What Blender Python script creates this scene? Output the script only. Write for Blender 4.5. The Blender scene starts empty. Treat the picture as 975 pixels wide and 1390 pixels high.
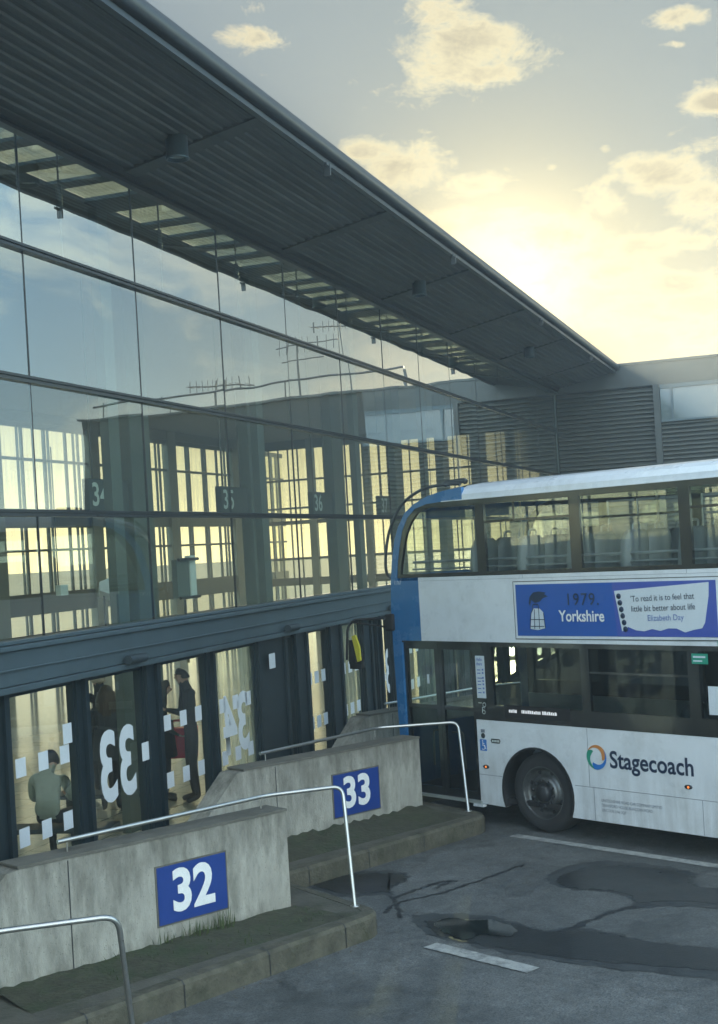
import bpy, bmesh, math, random
from mathutils import Vector, Matrix
random.seed(7)
sc = bpy.context.scene
COL = sc.collection
rad = math.radians
# ------------------------------------------------------------------ camera model / plan directions
CAMH = 3.5
ROLL = rad(3.3); cr, sr = math.cos(ROLL), math.sin(ROLL); FPX = 1800.0
def ray(px, py):
    dx = (px-487)/FPX; u = (745-py)/FPX
    return (dx*cr+u*sr, 1.0, -dx*sr+u*cr)
def at(px, py, z):                       # point of the photo's pixel on a level plane of height z
    d = ray(px, py); t = (z-CAMH)/d[2]; return Vector((d[0]*t, t, z))
aD = rad(19.3); D = (math.sin(aD), math.cos(aD)); N = (D[1], -D[0])
P0 = (-3.395, 12.28)
def fac(px, py, o=0.0):                  # (s, z) on a plane parallel to the glass front, o metres outward
    d = ray(px, py); t = ((P0[0]*N[0]+P0[1]*N[1])+o)/(d[0]*N[0]+d[1]*N[1])
    p = (d[0]*t, t); return ((p[0]-P0[0])*D[0]+(p[1]-P0[1])*D[1], CAMH+d[2]*t)
aB = rad(42.1); B = (-math.sin(aB), math.cos(aB)); W = (math.cos(aB), math.sin(aB))
ROT_F = rad(90-19.3)                     # station frame: x along the front, y inward
ROT_W = rad(42.1); ROT_B = rad(132.1)
GZ = -0.06                               # carriageway level
PZ = 0.15                                # platform level
SUN_EL, SUN_AZ = rad(10.5), rad(6.7)     # azimuth from +Y towards +X
# ------------------------------------------------------------------ object helpers
def tag(o, label=None, cat=None, group=None, kind=None):
    if label: o['label'] = label
    if cat: o['category'] = cat
    if group: o['group'] = group
    if kind: o['kind'] = kind
    return o
def empty(name, loc=(0, 0, 0), rz=0, label=None, cat=None, group=None, kind=None):
    o = bpy.data.objects.new(name, None); COL.objects.link(o)
    o.location = loc; o.rotation_euler = (0, 0, rz); o.empty_display_size = .2
    return tag(o, label, cat, group, kind)
class MB:
    def __init__(s): s.v = []; s.f = []; s.mi = []; s.m = 0; s.sm = []
    def add(s, vs, fs, smooth=False):
        n = len(s.v); s.v += [tuple(v) for v in vs]
        for f in fs: s.f.append([n+i for i in f]); s.mi.append(s.m); s.sm.append(smooth)
    def box(s, x0, x1, y0, y1, z0, z1):
        s.add([(x0,y0,z0),(x1,y0,z0),(x1,y1,z0),(x0,y1,z0),(x0,y0,z1),(x1,y0,z1),(x1,y1,z1),(x0,y1,z1)],
              [(0,3,2,1),(4,5,6,7),(0,1,5,4),(1,2,6,5),(2,3,7,6),(3,0,4,7)]); return s
    def prism(s, poly, a, b, axis='y', smooth=False):      # poly in the other two axes
        n = len(poly)
        def P(p, h):
            return {'y': (p[0], h, p[1]), 'z': (p[0], p[1], h), 'x': (h, p[0], p[1])}[axis]
        vs = [P(p, a) for p in poly]+[P(p, b) for p in poly]
        s.add(vs, [tuple(range(n)), tuple(reversed(range(n, 2*n)))])
        s.add(vs, [(i, i+n, (i+1) % n+n, (i+1) % n) for i in range(n)], smooth); return s
    def tube(s, pts, r, n=10, cap=True):
        pts = [Vector(p) for p in pts]; rs = r if isinstance(r, (list, tuple)) else [r]*len(pts)
        rings = []; up = None
        for i, p in enumerate(pts):
            t = (pts[min(i+1, len(pts)-1)]-pts[max(i-1, 0)]).normalized()
            if up is None:
                up = Vector((0, 0, 1)) if abs(t.z) < .9 else Vector((1, 0, 0))
            a = t.cross(up).normalized(); b = a.cross(t).normalized(); up = b
            rings.append([p+(a*math.cos(2*math.pi*k/n)+b*math.sin(2*math.pi*k/n))*rs[i] for k in range(n)])
        vs = [v for q in rings for v in q]; fs = []
        for i in range(len(pts)-1):
            for k in range(n):
                fs.append((i*n+k, i*n+(k+1) % n, (i+1)*n+(k+1) % n, (i+1)*n+k))
        s.add(vs, fs, True)
        if cap: s.add(rings[0], [tuple(range(n))]); s.add(rings[-1], [tuple(reversed(range(n)))])
        return s
    def lathe(s, prof, c, axis='y', n=40, smooth=True):     # prof: list of (radius, offset along axis)
        vs = []
        for (r, h) in prof:
            for k in range(n):
                a = 2*math.pi*k/n
                if axis == 'y': vs.append((c[0]+r*math.cos(a), c[1]+h, c[2]+r*math.sin(a)))
                else: vs.append((c[0]+r*math.cos(a), c[1]+r*math.sin(a), c[2]+h))
        fs = [(i*n+k, i*n+(k+1) % n, (i+1)*n+(k+1) % n, (i+1)*n+k) for i in range(len(prof)-1) for k in range(n)]
        s.add(vs, fs, smooth); return s
    def build(s, name, mats, parent=None, loc=None, bevel=0, fix=True):
        me = bpy.data.meshes.new(name); me.from_pydata(s.v, [], s.f)
        if not isinstance(mats, (list, tuple)): mats = [mats]
        for m in mats: me.materials.append(m)
        for p, mi, sm in zip(me.polygons, s.mi, s.sm): p.material_index = mi; p.use_smooth = sm
        me.update()
        if fix:
            bm = bmesh.new(); bm.from_mesh(me); bmesh.ops.recalc_face_normals(bm, faces=bm.faces); bm.to_mesh(me); bm.free()
        o = bpy.data.objects.new(name, me); COL.objects.link(o)
        if parent: o.parent = parent
        if loc: o.location = loc
        if bevel:
            b = o.modifiers.new('bevel', 'BEVEL'); b.width = bevel; b.segments = 2; b.limit_method = 'ANGLE'; b.angle_limit = rad(40)
        return o
def smooth_path(pts, n=6):               # Catmull-Rom
    P = [Vector(p) for p in pts]; P = [P[0]]+P+[P[-1]]; out = []
    for i in range(1, len(P)-2):
        for k in range(n):
            t = k/n
            a, b, c, d = P[i-1], P[i], P[i+1], P[i+2]
            out.append(.5*((2*b)+(c-a)*t+(2*a-5*b+4*c-d)*t*t+(3*b-a-3*c+d)*t**3))
    out.append(P[-2]); return out
def fillet(pts, r, n=6):                 # rounded bends of a bent tube
    P = [Vector(p) for p in pts]; out = [P[0]]
    for i in range(1, len(P)-1):
        a = (P[i-1]-P[i]).normalized(); b = (P[i+1]-P[i]).normalized()
        rr = min(r, (P[i-1]-P[i]).length*.45, (P[i+1]-P[i]).length*.45)
        for k in range(n+1):
            t = k/n; out.append((P[i]+a*rr)*(1-t)**2+P[i]*2*t*(1-t)+(P[i]+b*rr)*t*t)
    out.append(P[-1]); return out
def text(name, s, size, mat, parent, M, bold=0.0, align='CENTER', sx=1.0, mirror=False, space=1.0):
    cu = bpy.data.curves.new(name, 'FONT'); cu.body = s; cu.size = size; cu.align_x = align; cu.align_y = 'CENTER'
    cu.offset = bold; cu.resolution_u = 4; cu.space_character = space
    t = bpy.data.objects.new(name, cu); COL.objects.link(t)
    dg = bpy.context.evaluated_depsgraph_get(); me = bpy.data.meshes.new_from_object(t.evaluated_get(dg))
    bpy.data.objects.remove(t); me.name = name
    S = Matrix.Diagonal((-sx if mirror else sx, 1, 1, 1))
    me.transform(M @ S); me.materials.clear(); me.materials.append(mat)
    o = bpy.data.objects.new(name, me); COL.objects.link(o); o.parent = parent
    return o
def frame_mat(o, ex, ey):                # text plane: ex = reading direction, ey = up
    ex, ey = Vector(ex), Vector(ey); ez = ex.cross(ey)
    M = Matrix.Identity(4)
    for i in range(3): M[i][0] = ex[i]; M[i][1] = ey[i]; M[i][2] = ez[i]; M[i][3] = o[i]
    return M
# ------------------------------------------------------------------ materials
def newmat(name):
    m = bpy.data.materials.new(name); m.use_nodes = True; nt = m.node_tree; nt.nodes.clear(); return m, nt
def mat(name, col, rough=.5, metal=0.0, var=.12, scale=4.0, bump=0.0, bscale=40.0, dirt=None, dirt_amt=.4, dscale=1.5, spec=.5, coat=0.0, stretch=(1, 1, 1)):
    m, nt = newmat(name); L = nt.links.new; nd = nt.nodes.new
    out = nd('ShaderNodeOutputMaterial'); b = nd('ShaderNodeBsdfPrincipled'); L(b.outputs[0], out.inputs[0])
    tc = nd('ShaderNodeTexCoord'); mp = nd('ShaderNodeMapping'); mp.inputs['Scale'].default_value = stretch
    L(tc.outputs['Object'], mp.inputs[0])
    n1 = nd('ShaderNodeTexNoise'); n1.inputs['Scale'].default_value = scale; n1.inputs['Detail'].default_value = 8; n1.inputs['Roughness'].default_value = .62
    L(mp.outputs[0], n1.inputs['Vector'])
    r = nd('ShaderNodeMapRange'); r.inputs[1].default_value = .25; r.inputs[2].default_value = .75
    r.inputs[3].default_value = 1-var; r.inputs[4].default_value = 1+var; L(n1.outputs[0], r.inputs[0])
    mx = nd('ShaderNodeVectorMath'); mx.operation = 'SCALE'; mx.inputs[0].default_value = col[:3]; L(r.outputs[0], mx.inputs['Scale'])
    c = mx.outputs[0]
    if dirt:
        n2 = nd('ShaderNodeTexNoise'); n2.inputs['Scale'].default_value = dscale; n2.inputs['Detail'].default_value = 9; n2.inputs['Roughness'].default_value = .7
        L(mp.outputs[0], n2.inputs['Vector'])
        r2 = nd('ShaderNodeMapRange'); r2.inputs[1].default_value = .48; r2.inputs[2].default_value = .72; r2.inputs[4].default_value = dirt_amt; L(n2.outputs[0], r2.inputs[0])
        m2 = nd('ShaderNodeMix'); m2.data_type = 'RGBA'; L(r2.outputs[0], m2.inputs[0]); L(c, m2.inputs[6]); m2.inputs[7].default_value = (*dirt, 1); c = m2.outputs[2]
    L(c, b.inputs['Base Color'])
    b.inputs['Roughness'].default_value = rough; b.inputs['Metallic'].default_value = metal
    b.inputs['Specular IOR Level'].default_value = spec; b.inputs['Coat Weight'].default_value = coat; b.inputs['Coat Roughness'].default_value = .08
    rr = nd('ShaderNodeMapRange'); rr.inputs[3].default_value = max(0, rough-.08); rr.inputs[4].default_value = min(1, rough+.1); L(n1.outputs[0], rr.inputs[0]); L(rr.outputs[0], b.inputs['Roughness'])
    if bump:
        n3 = nd('ShaderNodeTexNoise'); n3.inputs['Scale'].default_value = bscale; n3.inputs['Detail'].default_value = 6; L(mp.outputs[0], n3.inputs['Vector'])
        bp = nd('ShaderNodeBump'); bp.inputs['Strength'].default_value = bump; bp.inputs['Distance'].default_value = .02; L(n3.outputs[0], bp.inputs['Height']); L(bp.outputs[0], b.inputs['Normal'])
    return m
def glass(name, tint=(.8, .9, .88), base=.10, k=2.0, wave=0.0, diffuse=0.0, dcol=(.8, .78, .6), streak=0.0, rough=0.0):
    """thin pane: straight-through transmission plus a Fresnel mirror, optional film of dust"""
    m, nt = newmat(name); L = nt.links.new; nd = nt.nodes.new
    out = nd('ShaderNodeOutputMaterial'); tr = nd('ShaderNodeBsdfTransparent'); tr.inputs[0].default_value = (*tint, 1)
    gl = nd('ShaderNodeBsdfGlossy'); gl.inputs['Roughness'].default_value = rough; gl.inputs[0].default_value = (.95, 1, 1, 1)
    geo = nd('ShaderNodeNewGeometry'); dt = nd('ShaderNodeVectorMath'); dt.operation = 'DOT_PRODUCT'; L(geo.outputs['Incoming'], dt.inputs[0]); L(geo.outputs['Normal'], dt.inputs[1])
    ab = nd('ShaderNodeMath'); ab.operation = 'ABSOLUTE'; L(dt.outputs['Value'], ab.inputs[0])
    om = nd('ShaderNodeMath'); om.operation = 'SUBTRACT'; om.inputs[0].default_value = 1.0; L(ab.outputs[0], om.inputs[1])
    pw = nd('ShaderNodeMath'); pw.operation = 'POWER'; L(om.outputs[0], pw.inputs[0]); pw.inputs[1].default_value = 5.0
    fr = nd('ShaderNodeMath'); fr.operation = 'MULTIPLY_ADD'; L(pw.outputs[0], fr.inputs[0]); fr.inputs[1].default_value = .96; fr.inputs[2].default_value = .04
    ma = nd('ShaderNodeMath'); ma.operation = 'MULTIPLY_ADD'; ma.use_clamp = True; L(fr.outputs[0], ma.inputs[0]); ma.inputs[1].default_value = k; ma.inputs[2].default_value = base
    body = tr.outputs[0]
    tc = nd('ShaderNodeTexCoord')
    if diffuse:
        tl = nd('ShaderNodeBsdfTranslucent'); tl.inputs[0].default_value = (*dcol, 1)
        df = nd('ShaderNodeBsdfDiffuse'); df.inputs[0].default_value = (*dcol, 1)
        a = nd('ShaderNodeMixShader'); a.inputs[0].default_value = .35; L(tl.outputs[0], a.inputs[1]); L(df.outputs[0], a.inputs[2])
        x = nd('ShaderNodeMixShader'); L(tr.outputs[0], x.inputs[1]); L(a.outputs[0], x.inputs[2])
        if streak:
            mp = nd('ShaderNodeMapping'); mp.inputs['Scale'].default_value = (5, 5, .35); L(tc.outputs['Object'], mp.inputs[0])
            n = nd('ShaderNodeTexNoise'); n.inputs['Scale'].default_value = 2.2; n.inputs['Detail'].default_value = 6; L(mp.outputs[0], n.inputs['Vector'])
            r = nd('ShaderNodeMapRange'); r.inputs[1].default_value = .4; r.inputs[2].default_value = .75; r.inputs[3].default_value = diffuse*.4; r.inputs[4].default_value = diffuse*(1+streak)
            L(n.outputs[0], r.inputs[0]); L(r.outputs[0], x.inputs[0])
        else: x.inputs[0].default_value = diffuse
        body = x.outputs[0]
    mix = nd('ShaderNodeMixShader'); L(ma.outputs[0], mix.inputs[0]); L(body, mix.inputs[1]); L(gl.outputs[0], mix.inputs[2]); L(mix.outputs[0], out.inputs[0])
    if wave:
        n = nd('ShaderNodeTexNoise'); n.inputs['Scale'].default_value = .55; n.inputs['Detail'].default_value = 1.0; L(tc.outputs['Object'], n.inputs['Vector'])
        bp = nd('ShaderNodeBump'); bp.inputs['Strength'].default_value = 1.0; bp.inputs['Distance'].default_value = wave; L(n.outputs[0], bp.inputs['Height'])
        L(bp.outputs[0], gl.inputs['Normal'])
    return m
def emit(name, col, s):
    m, nt = newmat(name); out = nt.nodes.new('ShaderNodeOutputMaterial'); e = nt.nodes.new('ShaderNodeEmission')
    e.inputs[0].default_value = (*col, 1); e.inputs[1].default_value = s; nt.links.new(e.outputs[0], out.inputs[0]); return m

M_steel_dk = mat('dark painted steel', (.045, .062, .07), .42, .3, .15, 3, .05)
M_beam = mat('blue grey coated steel beam', (.085, .12, .135), .38, .35, .12, 2.5, .05, dirt=(.05, .06, .06), dirt_amt=.35)
M_transom = mat('dark bronze aluminium', (.05, .055, .058), .3, .6, .15, 4)
M_soffit = mat('grey profiled metal soffit', (.10, .106, .10), .5, .3, .35, 1.6, .04, stretch=(.3, 2, 1), dirt=(.05, .05, .045), dirt_amt=.75, dscale=2.5)
M_gutter = mat('grey metal gutter', (.085, .095, .098), .35, .5, .12, 2)
M_roof = mat('dark roof sheet', (.08, .085, .085), .7, .1, .15, 1)
M_column = mat('grey green painted column', (.10, .125, .115), .45, .1, .2, 2)
M_mull = mat('blue black powder coated frame', (.018, .03, .036), .35, .2, .15, 3)
M_white = mat('white vinyl film', (.62, .66, .68), .45, 0, .05)
M_concrete = mat('weathered cast concrete', (.33, .32, .275), .85, 0, .30, 3.2, .4, 45, dirt=(.12, .12, .095), dirt_amt=.8, dscale=2.6, stretch=(1.6, 1.6, .55))
M_conctop = mat('stained dark concrete coping', (.12, .115, .095), .9, 0, .3, 5, .3, 40, dirt=(.05, .05, .035), dirt_amt=.7)
M_kerb = mat('mossy concrete kerb', (.085, .08, .058), .9, 0, .5, 6, .7, 30, dirt=(.035, .04, .02), dirt_amt=.9, dscale=4)
M_plat = mat('mossy platform paving', (.085, .082, .065), .9, 0, .35, 4, .5, 30, dirt=(.035, .042, .02), dirt_amt=.9, dscale=2.6)
M_blue = mat('blue sign enamel', (.010, .042, .21), .35, 0, .08)
M_signwhite = mat('white sign lettering', (.75, .76, .74), .5, 0, .08, 20)
M_signdark = mat('dark green grey sign board', (.035, .05, .05), .5, 0, .1)
M_signgrey = mat('pale grey lettering', (.62, .68, .64), .5, 0, .1)
M_rail = mat('brushed stainless steel', (.45, .45, .43), .3, .9, .12, 12, .03, 60)
M_glass = glass('coated facade glass', (.86, .94, .87), .32, 2.2, wave=.007, diffuse=.02, streak=1.5, dcol=(.7, .75, .7))
M_glassup = glass('reflective facade glass', (.86, .94, .87), .22, 2.2, wave=.007, diffuse=.02, streak=1.5, dcol=(.7, .75, .7))
M_glassmid = glass('part reflective facade glass', (.88, .95, .87), .10, 2.2, wave=.007, diffuse=.02, streak=1.5, dcol=(.7, .75, .7))
M_glasslow = glass('clear facade glass', (.92, .97, .88), .02, 2.1, wave=.007, diffuse=.02, streak=1.5, dcol=(.7, .75, .7))
M_doorglass = glass('door glass', (.97, .99, .92), .0, 1.4, wave=.004, diffuse=.01, dcol=(.7, .75, .7))
M_milkdoor = glass('door glass with added milky glow', (.9, .95, .85), .02, 1.0, diffuse=.55, streak=.3, dcol=(.80, .84, .62))  # diffusing film added so these panes take on a milky glow
M_farglass = glass('dusty sunlit glass', (1, .97, .82), .0, .8, diffuse=.14, streak=.8, dcol=(.85, .80, .58))
M_skylight = glass('clear rooflight glass', (.9, .95, .92), .02, 1.0)
M_asphalt = None
# ------------------------------------------------------------------ asphalt with cracks, stains
def asphalt_material():
    m, nt = newmat('worn asphalt'); L = nt.links.new; nd = nt.nodes.new
    out = nd('ShaderNodeOutputMaterial'); b = nd('ShaderNodeBsdfPrincipled'); L(b.outputs[0], out.inputs[0])
    tc = nd('ShaderNodeTexCoord')
    def noise(s, d=8, r=.6):
        n = nd('ShaderNodeTexNoise'); n.inputs['Scale'].default_value = s; n.inputs['Detail'].default_value = d; n.inputs['Roughness'].default_value = r; L(tc.outputs['Object'], n.inputs['Vector']); return n.outputs[0]
    big = noise(.55, 10, .72); fine = noise(75, 4, .7); mid = noise(6, 8, .7)
    cr1 = nd('ShaderNodeValToRGB'); cr1.color_ramp.elements[0].position = .3; cr1.color_ramp.elements[0].color = (.045, .049, .048, 1)
    cr1.color_ramp.elements[1].position = .7; cr1.color_ramp.elements[1].color = (.125, .132, .128, 1); L(big, cr1.inputs[0])
    mr = nd('ShaderNodeMapRange'); mr.inputs[1].default_value = .3; mr.inputs[2].default_value = .7; mr.inputs[3].default_value = .35; mr.inputs[4].default_value = 1.9; L(fine, mr.inputs[0])
    mr2 = nd('ShaderNodeMapRange'); mr2.inputs[1].default_value = .3; mr2.inputs[2].default_value = .7; mr2.inputs[3].default_value = .72; mr2.inputs[4].default_value = 1.25; L(mid, mr2.inputs[0])
    mm = nd('ShaderNodeMath'); mm.operation = 'MULTIPLY'; L(mr.outputs[0], mm.inputs[0]); L(mr2.outputs[0], mm.inputs[1])
    sc_ = nd('ShaderNodeVectorMath'); sc_.operation = 'SCALE'; L(cr1.outputs[0], sc_.inputs[0]); L(mm.outputs[0], sc_.inputs['Scale']); L(sc_.outputs[0], b.inputs['Base Color'])
    st = noise(1.7, 9, .75); ms = nd('ShaderNodeMapRange'); ms.inputs[1].default_value = .56; ms.inputs[2].default_value = .66; ms.inputs[3].default_value = 1.0; ms.inputs[4].default_value = .55; L(st, ms.inputs[0])
    sc2 = nd('ShaderNodeVectorMath'); sc2.operation = 'SCALE'; L(sc_.outputs[0], sc2.inputs[0]); L(ms.outputs[0], sc2.inputs['Scale']); L(sc2.outputs[0], b.inputs['Base Color'])
    rr = nd('ShaderNodeMapRange'); rr.inputs[1].default_value = .35; rr.inputs[2].default_value = .65; rr.inputs[3].default_value = .5; rr.inputs[4].default_value = .85; L(big, rr.inputs[0]); L(rr.outputs[0], b.inputs['Roughness'])
    bp = nd('ShaderNodeBump'); bp.inputs['Strength'].default_value = .6; bp.inputs['Distance'].default_value = .008; L(fine, bp.inputs['Height'])
    bp2 = nd('ShaderNodeBump'); bp2.inputs['Strength'].default_value = .4; bp2.inputs['Distance'].default_value = .02; L(mid, bp2.inputs['Height']); L(bp.outputs[0], bp2.inputs['Normal']); L(bp2.outputs[0], b.inputs['Normal'])
    return m
M_asphalt = asphalt_material()
M_wet = mat('damp dark asphalt', (.014, .017, .019), .30, 0, .4, 7, .25, 70, spec=.5)
M_water = mat('still puddle water', (.006, .009, .011), .03, 0, .1, 3, 0, spec=.6)
M_water.node_tree.nodes['Principled BSDF'].inputs['Roughness'].default_value = .02
M_crack = mat('tar filled crack', (.016, .019, .021), .5, 0, .3, 20, .2)
M_paint = mat('worn white road paint', (.34, .35, .33), .8, 0, .3, 14, .3, 50, dirt=(.09, .10, .10), dirt_amt=.95, dscale=9)
def runoff(m, ztop=1.09):
    nt = m.node_tree; L = nt.links.new; b = nt.nodes['Principled BSDF']; src = b.inputs['Base Color'].links[0].from_socket
    tc = nt.nodes.new('ShaderNodeTexCoord'); mp = nt.nodes.new('ShaderNodeMapping'); mp.inputs['Scale'].default_value = (5, 5, 1.4); L(tc.outputs['Object'], mp.inputs[0])
    n = nt.nodes.new('ShaderNodeTexNoise'); n.inputs['Scale'].default_value = 1.5; n.inputs['Detail'].default_value = 9; n.inputs['Roughness'].default_value = .72; L(mp.outputs[0], n.inputs['Vector'])
    sp = nt.nodes.new('ShaderNodeSeparateXYZ'); L(tc.outputs['Object'], sp.inputs[0])
    r = nt.nodes.new('ShaderNodeMapRange'); r.inputs[1].default_value = .35; r.inputs[2].default_value = ztop; r.inputs[3].default_value = -.1; r.inputs[4].default_value = .22; L(sp.outputs[2], r.inputs[0])
    lo = nt.nodes.new('ShaderNodeMapRange'); lo.inputs[1].default_value = .12; lo.inputs[2].default_value = .4; lo.inputs[3].default_value = .28; lo.inputs[4].default_value = 0; L(sp.outputs[2], lo.inputs[0])
    a = nt.nodes.new('ShaderNodeMath'); L(n.outputs[0], a.inputs[0]); L(r.outputs[0], a.inputs[1]); a2 = nt.nodes.new('ShaderNodeMath'); L(a.outputs[0], a2.inputs[0]); L(lo.outputs[0], a2.inputs[1])
    q = nt.nodes.new('ShaderNodeMapRange'); q.inputs[1].default_value = .52; q.inputs[2].default_value = .80; q.inputs[4].default_value = .7; L(a2.outputs[0], q.inputs[0])
    mx = nt.nodes.new('ShaderNodeMix'); mx.data_type = 'RGBA'; L(q.outputs[0], mx.inputs[0]); L(src, mx.inputs[6]); mx.inputs[7].default_value = (.075, .072, .055, 1)
    # small air holes of the cast face
    v = nt.nodes.new('ShaderNodeTexVoronoi'); v.inputs['Scale'].default_value = 26; L(tc.outputs['Object'], v.inputs['Vector'])
    h = nt.nodes.new('ShaderNodeMapRange'); h.inputs[1].default_value = .10; h.inputs[2].default_value = .16; h.inputs[3].default_value = .45; h.inputs[4].default_value = 0; L(v.outputs['Distance'], h.inputs[0])
    m3 = nt.nodes.new('ShaderNodeMix'); m3.data_type = 'RGBA'; L(h.outputs[0], m3.inputs[0]); L(mx.outputs[2], m3.inputs[6]); m3.inputs[7].default_value = (.06, .06, .05, 1); L(m3.outputs[2], b.inputs['Base Color'])
runoff(M_concrete)
# ------------------------------------------------------------------ ground
def flat(name, pts, z, m, kind='structure', **k):
    b = MB(); b.add([(p[0], p[1], z) for p in pts], [tuple(range(len(pts)))]); o = b.build(name, m)
    return tag(o, kind=kind, **k)
flat('ground', [(-900, -900), (900, -900), (900, 900), (-900, 900)], GZ, M_asphalt)
def blob(pts, jag=.03, n=12):
    c = smooth_path([(p[0], p[1], 0) for p in pts]+[(pts[0][0], pts[0][1], 0)], n)[:-1]
    out = []
    for i, p in enumerate(c):
        a = jag*.38*(math.sin(i*.9)+.8*math.sin(i*2.3+1)+random.uniform(-.5, .5)); b_ = jag*.38*(math.cos(i*.7)+.6*math.sin(i*1.9)+random.uniform(-.5, .5)); out.append((p.x+a, p.y+b_))
    return out
def px_poly(l, z=GZ): return [tuple(at(x, y, z)[:2]) for x, y in l]
def fan(name, pts, z, m, **k):
    bm = bmesh.new(); vs = [bm.verts.new((p[0], p[1], z)) for p in pts]; bm.faces.new(vs)
    bmesh.ops.triangulate(bm, faces=bm.faces); bmesh.ops.recalc_face_normals(bm, faces=bm.faces)
    bm.normal_update(); bmesh.ops.reverse_faces(bm, faces=[f_ for f_ in bm.faces if f_.normal.z < 0]); bm.normal_update()
    me = bpy.data.meshes.new(name); bm.to_mesh(me); bm.free(); me.materials.append(m)
    o = bpy.data.objects.new(name, me); COL.objects.link(o); return tag(o, kind='structure', **k)
M_damp = mat('half dry asphalt margin', (.036, .041, .042), .6, 0, .5, 9, .3, 70)
_f = fan
def damp(pts):
    c = Vector((sum(p[0] for p in pts)/len(pts), sum(p[1] for p in pts)/len(pts)))
    random.seed(11); o1 = blob(pts, .05); random.seed(23); i1 = blob([(c.x+(p[0]-c.x)*.90, c.y+(p[1]-c.y)*.78) for p in pts], .04)
    _f('damp_margin', o1, GZ+.003, M_damp); _f('damp_patch', i1, GZ+.006, M_wet)
damp(px_poly([(418,1203),(438,1190),(480,1184),(530,1182),(556,1188),(548,1198),(530,1206),(534,1214),(500,1216),(465,1218)]))
damp(px_poly([(742,1189),(770,1176),(810,1169),(870,1172),(925,1180),(946,1188),(940,1196),(958,1206),(1010,1214),(1010,1236),(930,1230),(868,1232),(856,1220),(820,1210),(775,1208),(748,1200)]))
damp(px_poly([(556,1243),(600,1240),(660,1243),(700,1252),(740,1262),(790,1260),(840,1268),(890,1280),(950,1288),(1010,1296),(1010,1330),(900,1322),(800,1312),(700,1296),(640,1284),(580,1268)]))
fan('puddle_water', blob(px_poly([(588,1254),(612,1247),(640,1251),(668,1250),(700,1262),(690,1272),(655,1270),(630,1277),(602,1266)]), .025), GZ+.010, M_water)
0 and fan('puddle_water', blob(px_poly([(775,1188),(800,1180),(850,1180),(885,1188),(880,1200),(830,1203),(790,1198)]), .012), GZ+.010, M_water)
0 and fan('puddle_water', blob(px_poly([(432,1202),(450,1194),(490,1190),(520,1193),(500,1203),(455,1208)]), .012), GZ+.010, M_water)
def strip_line(name, pts, w, z, m, jag=0.0, n=8):
    c = smooth_path([(p[0], p[1], 0) for p in pts], n); L_, R_ = [], []
    for i, p in enumerate(c):
        t = (c[min(i+1, len(c)-1)]-c[max(0, i-1)]).normalized(); nn = Vector((-t.y, t.x, 0))
        ww = w*random.uniform(.35, 1.2) if jag else w; of = nn*random.uniform(-jag, jag)
        L_.append(p+of+nn*ww/2); R_.append(p+of-nn*ww/2)
    k = len(c); b = MB(); b.add([(p.x, p.y, z) for p in L_+R_], [(i, i+k, i+k+1, i+1) for i in range(k-1)])
    return tag(b.build(name, m), kind='structure')
strip_line('road_crack', px_poly([(524,1240),(540,1226),(600,1212),(650,1196),(700,1178),(712,1174)]), .045, GZ+.005, M_crack, .02, 10)
strip_line('road_crack', px_poly([(530,1220),(560,1210),(590,1200),(615,1196),(590,1206)]), .06, GZ+.0045, M_crack, .03, 10)
strip_line('road_crack', px_poly([(545,1246),(542,1236),(536,1224),(528,1216)]), .05, GZ+.0055, M_crack, .02, 10)
strip_line('road_crack', px_poly([(770,1264),(800,1250),(830,1238),(868,1230)]), .09, GZ+.0055, M_crack, .03, 10)
def quad_strip(name, a, b_, w, z, m):
    a, b_ = Vector((a[0], a[1], 0)), Vector((b_[0], b_[1], 0)); t = (b_-a).normalized(); nn = Vector((-t.y, t.x, 0))*w/2
    k = 30; vs = []; 
    for i in range(k+1):
        p = a.lerp(b_, i/k); j1, j2 = random.uniform(-.008, .008), random.uniform(-.008, .008)
        vs += [p+nn*(1+j1*8), p-nn*(1+j2*8)]
    mb = MB(); mb.add([(v.x, v.y, z) for v in vs], [(2*i, 2*i+1, 2*i+3, 2*i+2) for i in range(k)])
    return tag(mb.build(name, m), kind='structure')
la, lb = at(697, 1134, GZ), at(975, 1176, GZ); dl = (lb-la)
quad_strip('bay_marking', la, la+dl*3.2, .15, GZ+.004, M_paint)
pc = Vector((1.44, 4.18, 0))
ma_ = at(584, 1284, GZ); quad_strip('bay_marking', ma_, ma_+dl*.42, .17, GZ+.009, M_paint)
quad_strip('bay_marking', la+pc, la+pc+dl*.9, .12, GZ+.004, M_paint)
# ------------------------------------------------------------------ platform with sawtooth kerb
tip33 = at(671, 1104, PZ); tip33.x -= .03
tips = {k: tip33+pc*(k-33)+Vector((0, 0, 0)) for k in range(29, 42)}
t32 = at(524, 1236, PZ)
edge = []
for k in range(29, 40):
    T = tips[k] if k != 32 else Vector((t32.x, t32.y, 0)); C = T+Vector((-1.14, 1.52, 0))
    f = Vector((.70, .713, 0)); bk = Vector((-.6, .8, 0))
    for q in range(7):                                   # rounded nose of each island
        t = q/6; p = (T-f*.28)*(1-t)**2+T*2*t*(1-t)+(T+bk*.28)*t*t; edge.append(Vector((p.x, p.y, 0)))
    edge.append(Vector((C.x, C.y, 0)))
def off_poly(E_, d):
    out = []
    for i, p in enumerate(E_):
        t = (E_[min(i+1, len(E_)-1)]-E_[max(0, i-1)]).normalized(); out.append(p+Vector((-t.y, t.x, 0))*d)
    return out
inner = off_poly(edge, .14)
mb = MB(); n = len(edge)
lip = off_poly(edge, .025)
vs = [(p.x, p.y, GZ-.05) for p in edge]+[(p.x, p.y, PZ-.03) for p in edge]+[(p.x, p.y, PZ) for p in lip]+[(p.x, p.y, PZ+.003) for p in inner]
fs = []
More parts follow.
